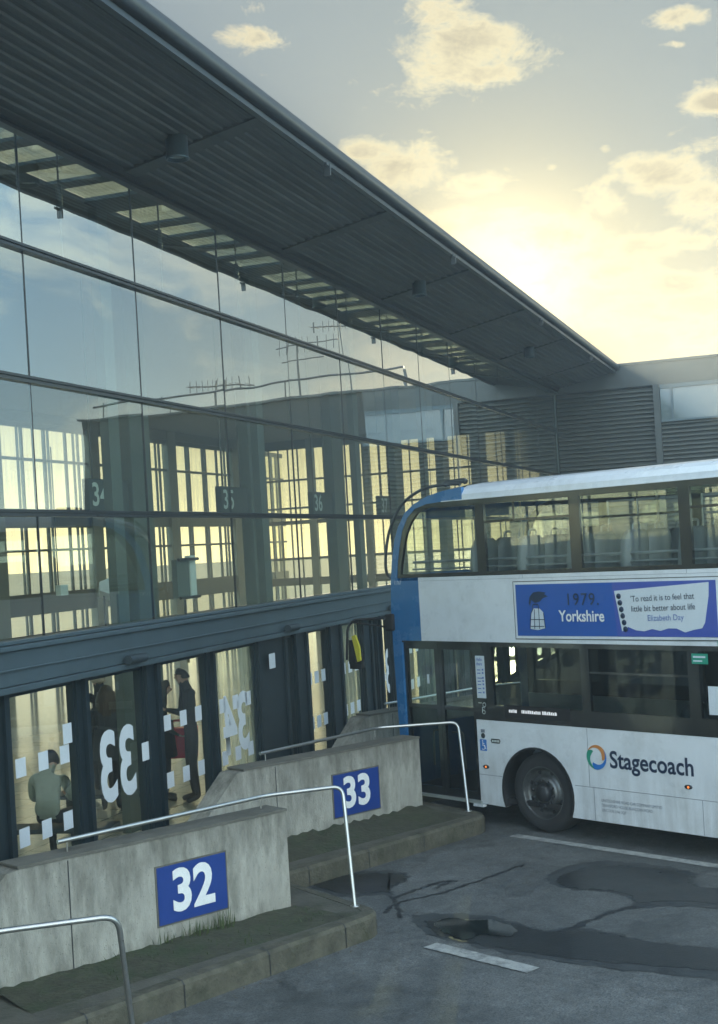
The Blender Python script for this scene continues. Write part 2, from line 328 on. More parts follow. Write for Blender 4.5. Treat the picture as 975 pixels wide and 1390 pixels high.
for j in range(3): fs += [(j*n+i, j*n+i+1, (j+1)*n+i+1, (j+1)*n+i) for i in range(n-1)]
mb.add(vs, fs); tag(mb.build('kerb', M_kerb, fix=False), kind='structure')
# joints in the kerb
jb = MB()
for i in range(0, n-1):
    a, b_ = edge[i], edge[i+1]; Ls = (b_-a).length
    if Ls > 1.0:
        t = (b_-a).normalized(); nn = Vector((-t.y, t.x, 0)); x = .5
        while x < Ls-.2:
            p = a+t*x
            q = [p+nn*(-.003), p+t*.012+nn*(-.003)]
            jb.add([(q[0].x, q[0].y, GZ), (q[1].x, q[1].y, GZ), (q[1].x, q[1].y, PZ-.028), (q[0].x, q[0].y, PZ-.028),
                    *(tuple((v+nn*.028)[:2])+(PZ+.003,) for v in (q[1], q[0])), *(tuple((v+nn*.14)[:2])+(PZ+.006,) for v in (q[1], q[0]))],
                   [(0, 1, 2, 3), (3, 2, 4, 5), (5, 4, 6, 7)])
            x += .92
tag(jb.build('kerb_joint', M_crack), kind='structure')
def FW(s, y): return Vector((P0[0]+D[0]*s-N[0]*y, P0[1]+D[1]*s-N[1]*y, 0))   # station frame -> world
def plat_z(p):
    z = PZ
    return z
pin = [p for p in inner]
def sof_(p): return (p.x-P0[0])*D[0]+(p.y-P0[1])*D[1]
mono = [pin[0]]
for p in pin[1:]:
    if sof_(p) > sof_(mono[-1])+.002: mono.append(p)
mb = MB(); vs = []
for p in mono:
    q = FW(sof_(p), -.02); vs += [(p.x, p.y, PZ), (q.x, q.y, PZ)]
mb.add(vs, [(2*i, 2*i+2, 2*i+3, 2*i+1) for i in range(len(mono)-1)])
me = mb.build('pavement_tmp', M_plat); mo = me; me = me.data; bpy.data.objects.remove(mo)
o = bpy.data.objects.new('pavement', me); COL.objects.link(o); tag(o, kind='structure')
# ------------------------------------------------------------------ bay walls with number panels, handrails
wall_end = {31: Vector((-2.62, 8.0, 0)), 32: Vector((-.8237, 12.418, 0)), 33: Vector((.617, 16.60, 0)), 34: Vector((2.06, 20.8, 0)), }
wall_txt = {31: 'low grey concrete bay wall with blue 31 panel nearest the camera', 32: 'stained grey concrete bay wall with blue panel reading 32', 33: 'grey concrete bay wall with blue panel reading 33 beside the bus door',
            34: 'far concrete bay wall mostly hidden behind the bus nose', 35: 'farthest concrete bay wall hidden behind the bus'}
for k, e in wall_end.items():
    r = empty('bay_wall', (e.x, e.y, 0), ROT_W, wall_txt[k], 'wall', 'concrete walls between the bus bays')
    zb = GZ
    pl = [(0, zb), (0, 1.085), (-2.72, 1.10), (-2.85, 1.085), (-3.55, .40), (-3.55, zb)]
    mb = MB(); mb.prism(pl, 0, .30, 'y'); mb.build('wall_body', M_concrete, r, bevel=.018)
    mb = MB(); mb.prism([(0.012, 1.088), (0.012, 1.112), (-2.75, 1.127), (-2.75, 1.103)], -.006, .306, 'y'); mb.build('coping', M_conctop, r, bevel=.006)
    g = MB(); 
    for xx in (-2.30,): g.box(xx-.005, xx+.005, -.002, .0, .0, 1.085)
    g.build('joint', M_crack, r)
    fr = MB(); fr.box(-1.475, -.715, -.008, .002, .335, .862); fo = fr.build('sign_panel', M_conctop, r)
    sp = MB(); sp.box(-1.46, -.73, -.014, -.006, .35, .848); so_ = sp.build('blue_board', M_blue, fo)
    text('number', str(k), .50, M_signwhite, fo, frame_mat((-1.095, -.018, .60), (1, 0, 0), (0, 0, 1)), .016, sx=.92)
M_grass = mat('grass blades', (.05, .075, .02), .7, 0, .4, 30)
M_soil = mat('soil and moss bank', (.045, .046, .028), .95, 0, .5, 9, .8, 25, dirt=(.022, .045, .012), dirt_amt=.9, dscale=3)
gb = MB()
def blade(p, h, lean, w=.006):
    a = random.uniform(0, 6.28); dx, dy = math.cos(a), math.sin(a); l = random.uniform(.1, 1)*lean
    b0 = (p[0]-dy*w, p[1]+dx*w, p[2]); b1 = (p[0]+dy*w, p[1]-dx*w, p[2])
    m0 = (p[0]+dx*l*.4-dy*w*.6, p[1]+dy*l*.4+dx*w*.6, p[2]+h*.6); m1 = (p[0]+dx*l*.4+dy*w*.6, p[1]+dy*l*.4-dx*w*.6, p[2]+h*.6)
    gb.add([b0, b1, m1, m0, (p[0]+dx*l, p[1]+dy*l, p[2]+h)], [(0, 1, 2, 3), (3, 2, 4)])
Wv = Vector((W[0], W[1], 0)); Wn = Vector((W[1], -W[0], 0))
for k in (31, 32, 33, 34):
    e = wall_end[k]
    for cx, nn, hh in ((-1.36, 26, .17), (-1.05, 60, .19), (-.80, 40, .24), (-.3, 14, .08), (-.6, 14, .09), (-1.9, 16, .10)):
        for i in range(nn if k != 33 else nn//2):
            q = e+Wv*(cx+random.gauss(0, .08))+Wn*abs(random.gauss(.03, .03)); blade((q.x, q.y, PZ), hh*random.uniform(.3, 1.1)*(1 if k != 33 else .6), .07)
    for i in range(500):
        q = e+Wv*random.uniform(-2.2, .1)+Wn*abs(random.gauss(.06, .18)); blade((q.x, q.y, PZ), random.uniform(.02, .06), .03, .005)
tag(gb.build('grass', M_grass, fix=False), 'short grass and weeds growing along the foot of the concrete bay walls', 'grass', kind='stuff')
for k in (32, 33):                       # moss bank along the foot of the wall
    e = wall_end[k]; mb = MB(); nu, nvv = 40, 8; vs = []
    for i in range(nu+1):
        for j in range(nvv+1):
            u = -3.0+3.2*i/nu; v = .0+.62*j/nvv; q = e+Wv*u+Wn*v
            hh = (.11 if k == 33 else .05)*(1-j/nvv)**1.3*(.75+.5*random.random())*(1 if i < nu-3 else (nu-i)/3)
            vs.append((q.x, q.y, PZ+.002+hh if j < nvv else PZ-.004))
    mb.add(vs, [(i*(nvv+1)+j, (i+1)*(nvv+1)+j, (i+1)*(nvv+1)+j+1, i*(nvv+1)+j+1) for i in range(nu) for j in range(nvv)], True)
    tag(mb.build('soil', M_soil), kind='structure')
M_leaf = mat('brown fallen leaf and grit', (.10, .08, .045), .8, 0, .5, 30)
lf = MB(); random.seed(5)
for i in range(420):
    a, b_ = random.choice([(edge[j], edge[j+1]) for j in range(len(edge)-1) if (edge[j+1]-edge[j]).length > 1 and edge[j].y < 19])
    t = (b_-a).normalized(); nn = Vector((t.y, -t.x, 0)); p = a.lerp(b_, random.random())+nn*(.02+abs(random.gauss(0, .10)) if i % 4 else random.uniform(.1, 2.2)); r_ = random.uniform(.006, .02); z = GZ+.007
    an = random.uniform(0, 6.28); lf.add([(p.x+r_*math.cos(an+q*1.57)*(1 if q % 2 else .5), p.y+r_*math.sin(an+q*1.57)*(1 if q % 2 else .5), z+(.004 if q == 1 else 0)) for q in range(4)], [(0, 1, 2, 3)])
tag(lf.build('grit', M_leaf, fix=False), 'scattered grit and fallen leaves along the kerb edges on the tarmac', 'grit', kind='stuff')
rl = [at(78, 1143, 1.22), at(361, 1080, 1.23), at(465, 1067, 1.235), at(482, 1230, PZ)]
rl_txt = {31: 'nearest bent stainless steel handrail at the lower left corner', 32: 'bent stainless steel handrail above the wall numbered 32', 33: 'bent stainless steel handrail above the wall numbered 33 in front of the bus door',
          34: 'stainless steel handrail behind the bus nose'}
for k in (31, 32, 33, 34):
    off = pc*(k-32); pts = [p+off for p in rl]
    if k == 33: pts = [at(353, 1023, 1.22), at(513, 988, 1.22), at(622, 980, 1.22), at(636, 1101, PZ)]
    if k == 31: pts = [at(-160, 1292, 1.215), at(0, 1264, 1.22), at(160, 1243, 1.22), at(186, 1440, PZ)]
    base = Vector((pts[3].x, pts[3].y, PZ))
    r = empty('handrail', base, 0, rl_txt[k], 'handrail', 'handrails beside the bay walls')
    loc = [p-base for p in pts]; loc[3] = Vector((0, 0, 0))
    loc[2] = Vector((loc[2].x, loc[2].y, loc[2].z))
    mb = MB(); mb.tube(fillet(loc, .11), .019, 14); mb.build('tube', M_rail, r)
    mb = MB(); mb.lathe([(0, .008), (.045, .008), (.045, 0)], (0, 0, 0), 'z', 20); mb.build('base_plate', M_rail, r)
    for f in ((.04,), (.97,)):
        p = loc[0].lerp(loc[1], f[0]); mb = MB(); mb.tube([p, (p.x, p.y, p.z-.11)], .007, 8); mb.build('bracket', M_rail, r)
# ------------------------------------------------------------------ the bus station
ST = empty('bus_station', (P0[0], P0[1], 0), ROT_F, 'long glass fronted bus station with a deep dark canopy over numbered doors', 'bus station')
S0, S1, HE, FARY = -12.5, 28.5, 38.0, 13.8
ZT = [2.82, 4.03, 5.34, 6.64, 7.83]
mb = MB(); fl = FW(-16, -.02)
M_floor = None
def floor_mat():
    m, nt = newmat('polished floor tiles'); L = nt.links.new; nd = nt.nodes.new
    out = nd('ShaderNodeOutputMaterial'); b = nd('ShaderNodeBsdfPrincipled'); L(b.outputs[0], out.inputs[0])
    tc = nd('ShaderNodeTexCoord'); br = nd('ShaderNodeTexBrick'); br.offset = 0; br.inputs['Scale'].default_value = 1.0
    br.inputs['Brick Width'].default_value = .6; br.inputs['Row Height'].default_value = .6; br.inputs['Mortar Size'].default_value = .008
    br.inputs['Color1'].default_value = (.62, .59, .47, 1); br.inputs['Color2'].default_value = (.70, .66, .53, 1); br.inputs['Mortar'].default_value = (.28, .26, .20, 1)
    L(tc.outputs['Object'], br.inputs[0]); L(br.outputs[0], b.inputs['Base Color']); b.inputs['Roughness'].default_value = .15; b.inputs['Coat Weight'].default_value = .6; b.inputs['Coat Roughness'].default_value = .10; b.inputs['Specular IOR Level'].default_value = .8
    return m
M_floor = floor_mat()
fo = MB(); fo.box(-16, HE+4, 0, FARY+.3, PZ-.12, PZ+.002); f = fo.build('floor', M_floor); f.location = (P0[0], P0[1], 0); f.rotation_euler = (0, 0, ROT_F); tag(f, kind='structure')
# glass panes of the front
cols = [.8+2.27*k for k in range(-6, 13)]; cols = [S0]+cols+[S1]
cols = [c for c in cols if S0 <= c <= S1]
for i in range(len(cols)-1):
    for j in range(4):
        x0, x1, z0, z1 = cols[i]+.008, cols[i+1]-.008, ZT[j]+.03, ZT[j+1]-.03
        if x1-x0 < .2: continue
        g = MB(); tx, tz = random.uniform(-.0016, .0016)*(x1-x0), random.uniform(-.0016, .0016)
        yy = lambda a, b_: tx*a+tz*b_
        g.add([(x0, yy(-1, -1), z0), (x1, yy(1, -1), z0), (x1, yy(1, 1), z1), (x0, yy(-1, 1), z1)], [(0, 1, 2, 3)])
        g.build('window_pane', (M_glasslow, M_glassmid, M_glassup, M_glass)[j], ST)
    if i:
        g = MB(); g.box(cols[i]-.007, cols[i]+.007, -.004, .02, ZT[0], ZT[4]); g.build('pane_joint', M_transom, ST)
for j in (1, 2, 3):
    g = MB(); z = ZT[j]
    g.box(S0, S1, -.05, .03, z+.008, z+.034); g.box(S0, S1, -.05, .03, z-.034, z-.008); g.box(S0, S1, -.03, .05, z-.008, z+.008)
    g.build('transom', M_transom, ST)
# main beam over the doors
g = MB()
g.box(S0, S1, -.16, .10, 2.42, 2.74); g.box(S0, S1, -.21, .12, 2.745, 2.79); g.box(S0, S1, -.13, .08, 2.795, 2.83)
g.box(S0, S1, -.185, .10, 2.56, 2.575); g.box(S0, S1, -.19, .10, 2.355, 2.415)
g.build('beam', M_beam, ST, bevel=.006)
# roof: canopy, rooflight ladder, inner roof
g = MB(); AE, ZE = -1.84, 8.22
sof = [(0, 7.83)]; nrib = 15
for k in range(nrib):
    y0 = AE*(k/nrib); y1 = AE*((k+1)/nrib); zz = lambda y: 7.83+(ZE-7.83)*(y/AE)
    w = (y1-y0)
    sof += [(y0+w*.16, zz(y0)+.0), (y0+w*.26, zz(y0)+.024), (y0+w*.62, zz(y0)+.03), (y0+w*.74, zz(y1)-.005), (y1, zz(y1))]
top = [(AE, 8.40), (0, 8.62)]
g.prism(sof+top, S0, S1+.02, 'x'); g.build('canopy', M_soffit, ST)
g = MB()                                  # gutter roll
pr = [(AE-.06+.06*math.cos(a), 8.33+.085*math.sin(a)) for a in [rad(x) for x in range(60, 301, 20)]]
pr = [(AE+.003, 8.24), (AE+.003, 8.40)] + pr
g.prism(pr, S0, S1+.02, 'x', smooth=True); g.build('gutter', M_gutter, ST)
g = MB(); g.box(S0, S1, AE-.02, AE+.05, 8.165, 8.215); g.build('drip_trim', M_gutter, ST)
g = MB(); g.box(S0, S1, -.10, .0, 7.76, 7.825); g.box(S0, S1, -.16, -.105, 7.80, 7.86); g.build('head_trim', M_transom, ST)
for k in range(-1, 7):                    # transverse ribs and downlights
    s = 2.45+4.55*k
    g = MB(); zf = lambda y: 7.83+(ZE-7.83)*(y/AE)
    g.prism([(-.1, zf(-.1)-.02), (-1.80, zf(-1.80)-.02), (-1.80, zf(-1.80)+.1), (-.1, zf(-.1)+.1)], s+.25, s+.50, 'x'); g.build('canopy_rib', M_soffit, ST)
    if k % 2 == 0:
        y = -.93; zt = zf(y)+.02
        g = MB(); g.lathe([(0, zt), (.12, zt), (.12, 7.82), (.128, 7.82), (.128, 7.80), (.105, 7.80), (.10, 7.85), (0, 7.86)], (s, y, 0), 'z', 28)
        dl_ = g.build('downlight', M_beam, ST)
        g = MB(); g.lathe([(0, 7.84), (.10, 7.838)], (s, y, 0), 'z', 28); g.build('lens', M_signgrey, dl_)
for s in (4.6, 10.4, 17.5, 24):
    g = MB(); g.box(s, s+.03, AE-.06, AE+.02, 8.02, 8.16); g.box(s-.08, s+.1, AE-.05, AE-.02, 8.13, 8.16); g.build('gutter_bracket', M_gutter, ST)
# rooflight ladder just inside the glass
zl0, zl1 = 7.95, 8.5
g = MB(); g.box(S0, HE, .0, .12, 7.86, 7.97); g.build('eaves_beam', M_steel_dk, ST)
g = MB(); g.box(S0, HE, 1.02, FARY+.3, 7.9, 7.97); g.build('roof', M_roof, ST)
for k in range(-3, 8):
    c = 4.10+4.6*k                         # column position
    if c > HE-1: continue
    g = MB(); g.box(c-.10, c+.16, .98, 1.10, PZ, 7.9); g.build('column', M_column, ST)
    g = MB(); g.box(c-.30, c+.30, .12, 1.02, 7.92, 7.97); g.build('roof_beam', M_steel_dk, ST)
    for q in range(1, 5):
        x = c+.30+q*.785; g = MB(); g.box(x, x+.24, .12, 1.02, 7.92, 7.96); g.build('roof_beam', M_steel_dk, ST)
g = MB(); g.box(S0, HE, .02, 1.04, 7.99, 8.0); g.build('rooflight_glass', M_skylight, ST)
# hanging services just behind the glass
for k in range(-1, 13):
    x = 1.9+2.27*k; 
    g = MB(); g.tube([(x, .22, 7.9), (x, .22, 6.75)], .012, 6); g.tube([(x, .22, 7.55), (x, .22, 7.3)], .035, 8); g.build('hanger_rod', M_transom, ST)
# piers
for k in range(-4, 7):
    c = 8.72+4.66*k
    g = MB(); g.box(c-.34, c+.34, 3.1, 3.34, PZ, 7.9); g.build('pier', M_column, ST, bevel=.02)
# far wall: bays with framed windows
rails = [(7.45, 7.62), (6.52, 6.60), (4.62, 5.16), (3.94, 4.01), (2.16, 2.76), (1.52, 1.61)]
for k in range(-7, 3):
    c = 25.33+5.2*k
    g = MB(); g.box(c-.30, c+.30, FARY-.12, FARY+.12, PZ, 7.9); g.build('far_column', M_column, ST)
    x0, x1 = c+.30, c+4.90
    w = MB()
    for (a, b_) in rails: w.box(x0, x1, FARY-.04, FARY+.05, a, b_)
    for x, hw in ((x0+.95, .012), (x0+1.15, .035), (x0+2.3, .045), (x0+2.52, .012), (x0+3.45, .035), (x0+3.9, .012), (x0+4.15, .02)):
        w.box(x-hw, x+hw, FARY-.036, FARY+.046, PZ, 7.5)
    fr = w.build('window', M_mull, ST)
    p = MB(); p.add([(x0, FARY, 1.6), (x1, FARY, 1.6), (x1, FARY, 7.5), (x0, FARY, 7.5)], [(0, 1, 2, 3)]); p.build('pane', M_farglass, fr)
    p = MB(); p.add([(x0, FARY, PZ), (x1, FARY, PZ), (x1, FARY, 1.55), (x0, FARY, 1.55)], [(0, 1, 2, 3)]); p.build('pane', M_skylight, fr)
g = MB(); g.box(S0, HE, FARY-.1, FARY+.2, 7.6, 7.92); g.build('far_beam', M_steel_dk, ST)
# glazed end wall
nb = 6; bw = FARY/nb
for k in range(nb):
    y0, y1 = k*bw, (k+1)*bw
    g = MB(); g.box(HE-.12, HE+.12, y0-.14 if k else 0, y0+.14, PZ, 7.9); g.build('end_column', M_column, ST)
    w = MB()
    for (a, b_) in [(7.55, 7.9), (6.3, 6.38), (5.2, 5.28), (4.6, 4.75), (3.2, 3.3), (2.2, 2.5)]: w.box(HE-.04, HE+.05, y0+.14, y1-.14, a, b_)
    for q in range(1, 5):
        y = y0+.14+(bw-.28)*q/5; w.box(HE-.036, HE+.046, y-.02, y+.02, PZ, 7.6)
    fr = w.build('window', M_mull, ST)
    p = MB(); p.add([(HE, y0+.14, 2.3), (HE, y1-.14, 2.3), (HE, y1-.14, 7.6), (HE, y0+.14, 7.6)], [(0, 1, 2, 3)]); p.build('pane', M_farglass, fr)
    p = MB(); p.add([(HE, y0+.14, PZ), (HE, y1-.14, PZ), (HE, y1-.14, 2.25), (HE, y0+.14, 2.25)], [(0, 1, 2, 3)]); p.build('pane', M_skylight, fr)
# gable at the near end and closed wall behind the end block
g = MB(); g.box(S0-.3, S0, -.05, FARY+.3, GZ, 8.6); g.build('gable_wall', M_roof, ST)
g = MB(); g.box(S1+.02, HE+.2, -.02, .2, GZ, 8.6); g.build('inner_wall', M_column, ST)
# ground floor: frames, doors, numbers and marker squares
glz = [(-11.5,-10.2,0),(-9.6,-8.5,0),(-8.2,-7.0,0),(-6.6,-5.5,0),(-5.2,-3.9,0),(-3.1,-2.0,1),(-1.6,-.3,0),
       (.02,1.22,2),(1.47,2.61,33),(2.98,4.24,2),(4.47,5.71,34),(6.76,7.05,0),(7.57,8.45,2),(9.02,9.98,2),(10.50,10.78,0),(11.02,11.50,-34),
       (12.2,13.4,2),(13.9,15.1,0),(15.6,16.2,0),(16.9,18.1,2),(18.6,19.7,0),(20.4,21.6,2),(22.0,23.2,0),(23.6,24.9,0),(25.4,26.7,2),(27.1,28.2,0)]
def zt(): return 2.355
prev = S0
for i, (a, b_, kind) in enumerate(glz):
    g = MB(); m = (prev+a)/2
    g.box(prev, a, -.06, .06, PZ, 2.355); 
    if a-prev > .3: g.box(prev+.02, prev+.10, -.10, -.062, PZ, 2.35); g.box(a-.10, a-.02, -.10, -.062, PZ, 2.35)
    else: g.box(m-.03, m+.03, -.11, -.062, PZ, 2.35)
    g.build('door_post', M_mull, ST)
    prev = b_
    d = MB(); d.box(a, b_, -.035, .035, PZ, PZ+.14); d.box(a, b_, -.035, .035, 2.30, 2.354); d.box(a, a+.02, -.035, .035, PZ+.14, 2.30); d.box(b_-.02, b_, -.035, .035, PZ+.14, 2.30); dr = d.build('door', M_mull, ST)
    p = MB(); p.add([(a, 0, PZ+.14), (b_, 0, PZ+.14), (b_, 0, 2.30), (a, 0, 2.30)], [(0, 1, 2, 3)]); p.build('door_glass', M_milkdoor if i in (10, 13) else M_doorglass, dr)
    if kind in (33, 34, -34, 35, 36):
        n_ = abs(kind); cx = (a+b_)/2
        text('door_number', str(n_), 1.02, M_white, dr, frame_mat((cx+.02, -.006, 1.31), (1, 0, 0), (0, 0, 1)), .028, sx=.80 if kind != -34 else .6, mirror=True)
    if kind in (2, 34) :
        wv = (b_-a)
        for zc in (1.62, .96):
            for q in range(3):
                x = a+wv*(.2+.32*q); p = MB(); p.box(x-.085, x+.085, -.006, -.004, zc-.09, zc+.09); p.build('marker_square', M_white, dr)
g = MB(); g.box(prev, S1, -.06, .06, PZ, 2.355); g.build('door_post', M_mull, ST)
p = MB(); p.box(1.0, 1.16, -.02, -.015, 1.72, 1.92); p.box(2.48, 2.64, -.075, -.07, 1.30, 1.50); p.box(6.0, 6.2, -.13, -.125, 1.95, 2.15); p.build('notice', M_white, ST)
for c in (2.15, 6.6, 11.25, 15.9, 20.5):
    g = MB(); g.tube([(c-.16, -.24, 2.46), (c+.2, -.24, 2.46)], .05, 14); g.build('door_sensor', M_steel_dk, ST, bevel=.01)
# black advert board / vending machines seen as dark shapes inside
IN = lambda s, y, z=PZ: (lambda v: (v.x, v.y, z))(FW(s, y))
# unseen glossy plane beyond the hall, added to reflect bright sky into the panes
M_reflector = mat('pale glossy reflector', (.16, .155, .14), .22, 0, .3, .8, .3, 6)
b_ = MB(); b_.add([(-80, FARY+.6, GZ+.02), (140, FARY+.6, GZ+.02), (140, 120, GZ+.02), (-80, 120, GZ+.02)], [(0, 1, 2, 3)])
b_.add([(HE+.6, -1.0, GZ+.02), (140, -1.0, GZ+.02), (140, FARY+.6, GZ+.02), (HE+.6, FARY+.6, GZ+.02)], [(0, 1, 2, 3)])
f = b_.build('sky_reflector', M_reflector); f.location = (P0[0], P0[1], 0); f.rotation_euler = (0, 0, ROT_F); tag(f, kind='structure')
# ------------------------------------------------------------------ hanging bay signs inside
for k, n_ in enumerate((34, 35, 36, 37, 38)):
    c = 8.72+4.66*(k)
    s0_, s1_ = c-1.62, c-.40
    r = empty('bay_sign', IN((s0_+s1_)/2, 3.2, 4.28), ROT_F, f'dark hanging bay sign reading {n_} behind the glass front', 'sign', 'hanging bay number signs')
    g = MB(); g.box(-(s1_-s0_)/2, (s1_-s0_)/2, -.06, .06, 0, .52); g.build('board', M_signdark, r, bevel=.01)
    text('number', str(n_), .50, M_signgrey, r, frame_mat((-.30, -.066, .26), (1, 0, 0), (0, 0, 1)), .008)
    g = MB(); g.tube([(-.4, 0, .5), (-.4, 0, 3.6)], .012, 6); g.tube([(.4, 0, .5), (.4, 0, 3.6)], .012, 6); g.build('hanger', M_transom, r)
# bits of equipment behind the glass
def dev(px, py, yin, name, label, cat):
    s, z = fac(px, py, -yin); return empty(name, IN(s, yin, z), ROT_F, label, cat)
r = dev(141, 800, 1.6, 'loudspeaker', 'pale horn loudspeaker on a bracket behind the lower glass row', 'loudspeaker')
g = MB(); g.prism([(-.15, -.14), (.06, -.06), (.06, .06), (-.15, .14)], -.13, .13, 'x'); o = g.build('horn', M_white, r, bevel=.01); o.rotation_euler = (0, .35, .6)
g = MB(); g.tube([(0, 0, -1.0), (0, 0, 0), (.14, 0, .03)], .012, 8); g.build('bracket', M_transom, r)
r = dev(254, 785, 1.3, 'box_panel', 'green box panel on two steel rails behind the glass', 'box panel')  # green box and pale panel set on rails behind the glass
g = MB(); g.box(-.30, .08, 0, .08, -.27, .27); g.build('case', M_column, r)
g = MB(); g.box(.12, .30, 0, .08, -.30, .32); g.build('side_panel', M_signgrey, r)
g = MB(); g.tube([(-.33, -.05, .27), (.28, -.05, .27)], .022, 8); g.tube([(-.33, -.05, -.27), (.28, -.05, -.27)], .022, 8); g.tube([(0, .05, -.27), (0, .05, -1.2)], .02, 8); g.build('support_rail', M_transom, r)
r = dev(88, 801, 2.2, 'junction_box', 'small grey junction box fixed on a rail behind the glass', 'junction box')
g = MB(); g.box(-.09, .09, 0, .08, -.07, .07); g.build('box', M_signgrey, r, bevel=.006)
g = MB(); g.tube([(0, .09, 0), (0, .09, 1.9)], .01, 6); g.build('conduit', M_transom, r)
# ------------------------------------------------------------------ end block (louvred) with railing and aerials
EB = empty('end_building', IN(S1, 0, 0), ROT_F, 'grey louvred end block with a window high up beyond the bus', 'building')
OW = 16.0                                  # reaches outward from the front
M_louv = mat('grey green louvre blades', (.11, .12, .105), .5, .3, .12, 2)
M_fascia = mat('dark grey fascia sheet', (.065, .075, .072), .45, .2, .12, 2, dirt=(.04, .045, .04), dirt_amt=.5)
M_louvdk = mat('dark wall behind louvres', (.05, .055, .05), .8, 0, .1)
g = MB(); g.box(.12, 11.5, -OW, -.03, GZ, 8.34); g.build('wall', M_louvdk, EB)
g = MB(); g.box(-.06, 11.5, -OW-.04, -1.90, 8.36, 8.43); g.box(-.02, .119, -6.0, -.03, 7.72, 8.355); g.build('parapet', M_fascia, EB)
def louv(y0, y1, z0, z1):
    g = MB(); z = z0
    while z < z1-.05:
        g.add([(.10, y0, z+.10), (.0, y0, z+.012), (.0, y0, z), (.10, y0, z+.085), (.10, y1, z+.10), (.0, y1, z+.012), (.0, y1, z), (.10, y1, z+.085)],
              [(0, 1, 5, 4), (1, 2, 6, 5), (2, 3, 7, 6)]); z += .125
    g.build('louvre_panel', M_louv, EB)
louv(-2.86, -.05, GZ, 7.7); louv(-6.0, -3.06, GZ, 6.63)
g = MB(); g.box(-.05, .11, -3.05, -2.87, GZ, 7.715); g.build('cover_strip', M_fascia, EB)
w = MB(); w.box(-.03, .10, -6.0, -3.06, 6.64, 6.70); w.box(-.03, .10, -6.0, -3.06, 7.60, 7.715); w.box(-.03, .10, -3.42, -3.36, 6.7, 7.6)
for y in (-5.2,): w.box(-.03, .10, y-.03, y+.03, 6.7, 7.6)
wf = w.build('window', M_beam, EB)
M_dimglass = mat('dim reflective window glass', (.10, .14, .14), .08, 0, .1, 2, spec=1.0)
p = MB(); p.box(.02, .05, -6.0, -3.06, 6.7, 7.6); p.build('pane', M_dimglass, wf)
RR = empty('roof_railing', IN(S1+1.0, -6, 8.5), ROT_F, 'tubular safety railing along the roof edge of the end block', 'railing')
g = MB(); g.tube([(0, -10, .45), (0, -5, .52), (0, 0, .62), (0, 1.2, .62)], .035, 8)
for y in (-9.6, -7.4, -5.2, -3.0, -.8, 1.2): g.tube([(0, y, 0), (0, y, .55)], .028, 6)
g.build('rail', M_transom, RR)
def aerial(y, h, kind, label):
    r = empty('aerial', IN(S1+2.0, y, 8.5), ROT_F, label, 'aerial', 'aerials on the end block roof')
    g = MB(); g.tube([(0, 0, 0), (0, 0, h)], .03, 8); g.build('mast', M_transom, r)
    g = MB()
    if kind == 0:
        g.tube([(0, -1.1, h-.1), (0, .9, h-.25)], .022, 6)
        for k in range(9): yy = -1.05+.22*k; g.tube([(-.25, yy, h-.12-.01*k), (.25, yy, h-.12-.01*k)], .012, 5); g.tube([(0, yy, h-.3), (0, yy, h+.06)], .012, 5)
    else:
        g.tube([(0, -.9, h-.05), (0, 1.3, h)], .022, 6); g.tube([(0, -.7, h-.55), (0, 1.0, h-.5)], .022, 6)
        for k in range(8): yy = -.8+.28*k; g.tube([(0, yy, h-.3), (0, yy, h+.2)], .012, 5)
    g.build('elements', M_transom, r)
aerial(-7.2, 2.5, 0, 'tall comb shaped television aerial above the end block roof railing')
aerial(-8.8, 1.9, 1, 'double boom aerial left of the comb shaped one on the end block')
aerial(-11.6, 1.0, 0, 'short lone aerial standing farthest out on the end block roof')
# ------------------------------------------------------------------ the bus (x forward, y near side, z up; built at full size, scale below)
M_bwhite = mat('white bus paint', (.68, .72, .75), .28, 0, .04, 3, dirt=(.34, .35, .33), dirt_amt=.35, dscale=2.5, coat=.4)
M_bblue = mat('blue bus paint', (.025, .14, .33), .25, 0, .08, 3, coat=.5)
M_bblack = mat('black glazing band', (.012, .014, .016), .18, 0, .1, 3, coat=.6)
M_black = mat('black rubber', (.012, .012, .013), .7, 0, .2, 8)
M_tyre = mat('dusty tyre rubber', (.022, .023, .024), .8, 0, .25, 8, .2, 30)
M_rim = mat('dirty grey steel wheel', (.14, .145, .145), .42, .75, .3, 14, .1, dirt=(.04, .04, .04), dirt_amt=.6, dscale=12)
M_hub = mat('dark greasy hub', (.04, .042, .045), .45, .5, .3, 15)
M_busglass = glass('tinted bus glass', (.90, .95, .92), .04, 1.6, wave=.006, diffuse=.03, streak=1.0, dcol=(.6, .65, .62))
M_lowglass = glass('dark tinted bus glass', (.26, .30, .30), .0, .35, wave=.006, diffuse=.02, dcol=(.5, .55, .55))
M_seat = mat('grey blue seat moquette', (.07, .09, .12), .85, 0, .25, 25)
M_seatback = mat('grey plastic seat shell', (.16, .18, .19), .45, 0, .1)
M_grab = mat('pale grab rail', (.35, .38, .36), .4, .3, .1)
M_inner = mat('pale bus lining', (.22, .24, .24), .7, 0, .1)
M_advblue = mat('royal blue advert print', (.012, .085, .36), .35, 0, .05)
M_advviolet = mat('violet blue advert print', (.05, .085, .36), .35, 0, .05)
M_paper = mat('pale advert paper print', (.58, .64, .68), .5, 0, .05)
M_ink = mat('navy ink print', (.01, .025, .06), .5, 0, .05)
M_inkgrey = mat('grey ink print', (.16, .18, .22), .5, 0, .05)
M_inkblue = mat('mid blue ink print', (.10, .17, .42), .5, 0, .05)
M_org = mat('orange print', (.55, .22, .06), .4, 0, .05)
M_grn = mat('green print', (.02, .26, .17), .4, 0, .05)
M_blu2 = mat('blue print', (.02, .16, .50), .4, 0, .05)
M_amber = emit('amber side marker lamp', (1, .28, .06), 1.4)
M_led = emit('white led matrix', (.85, .95, 1), .8)
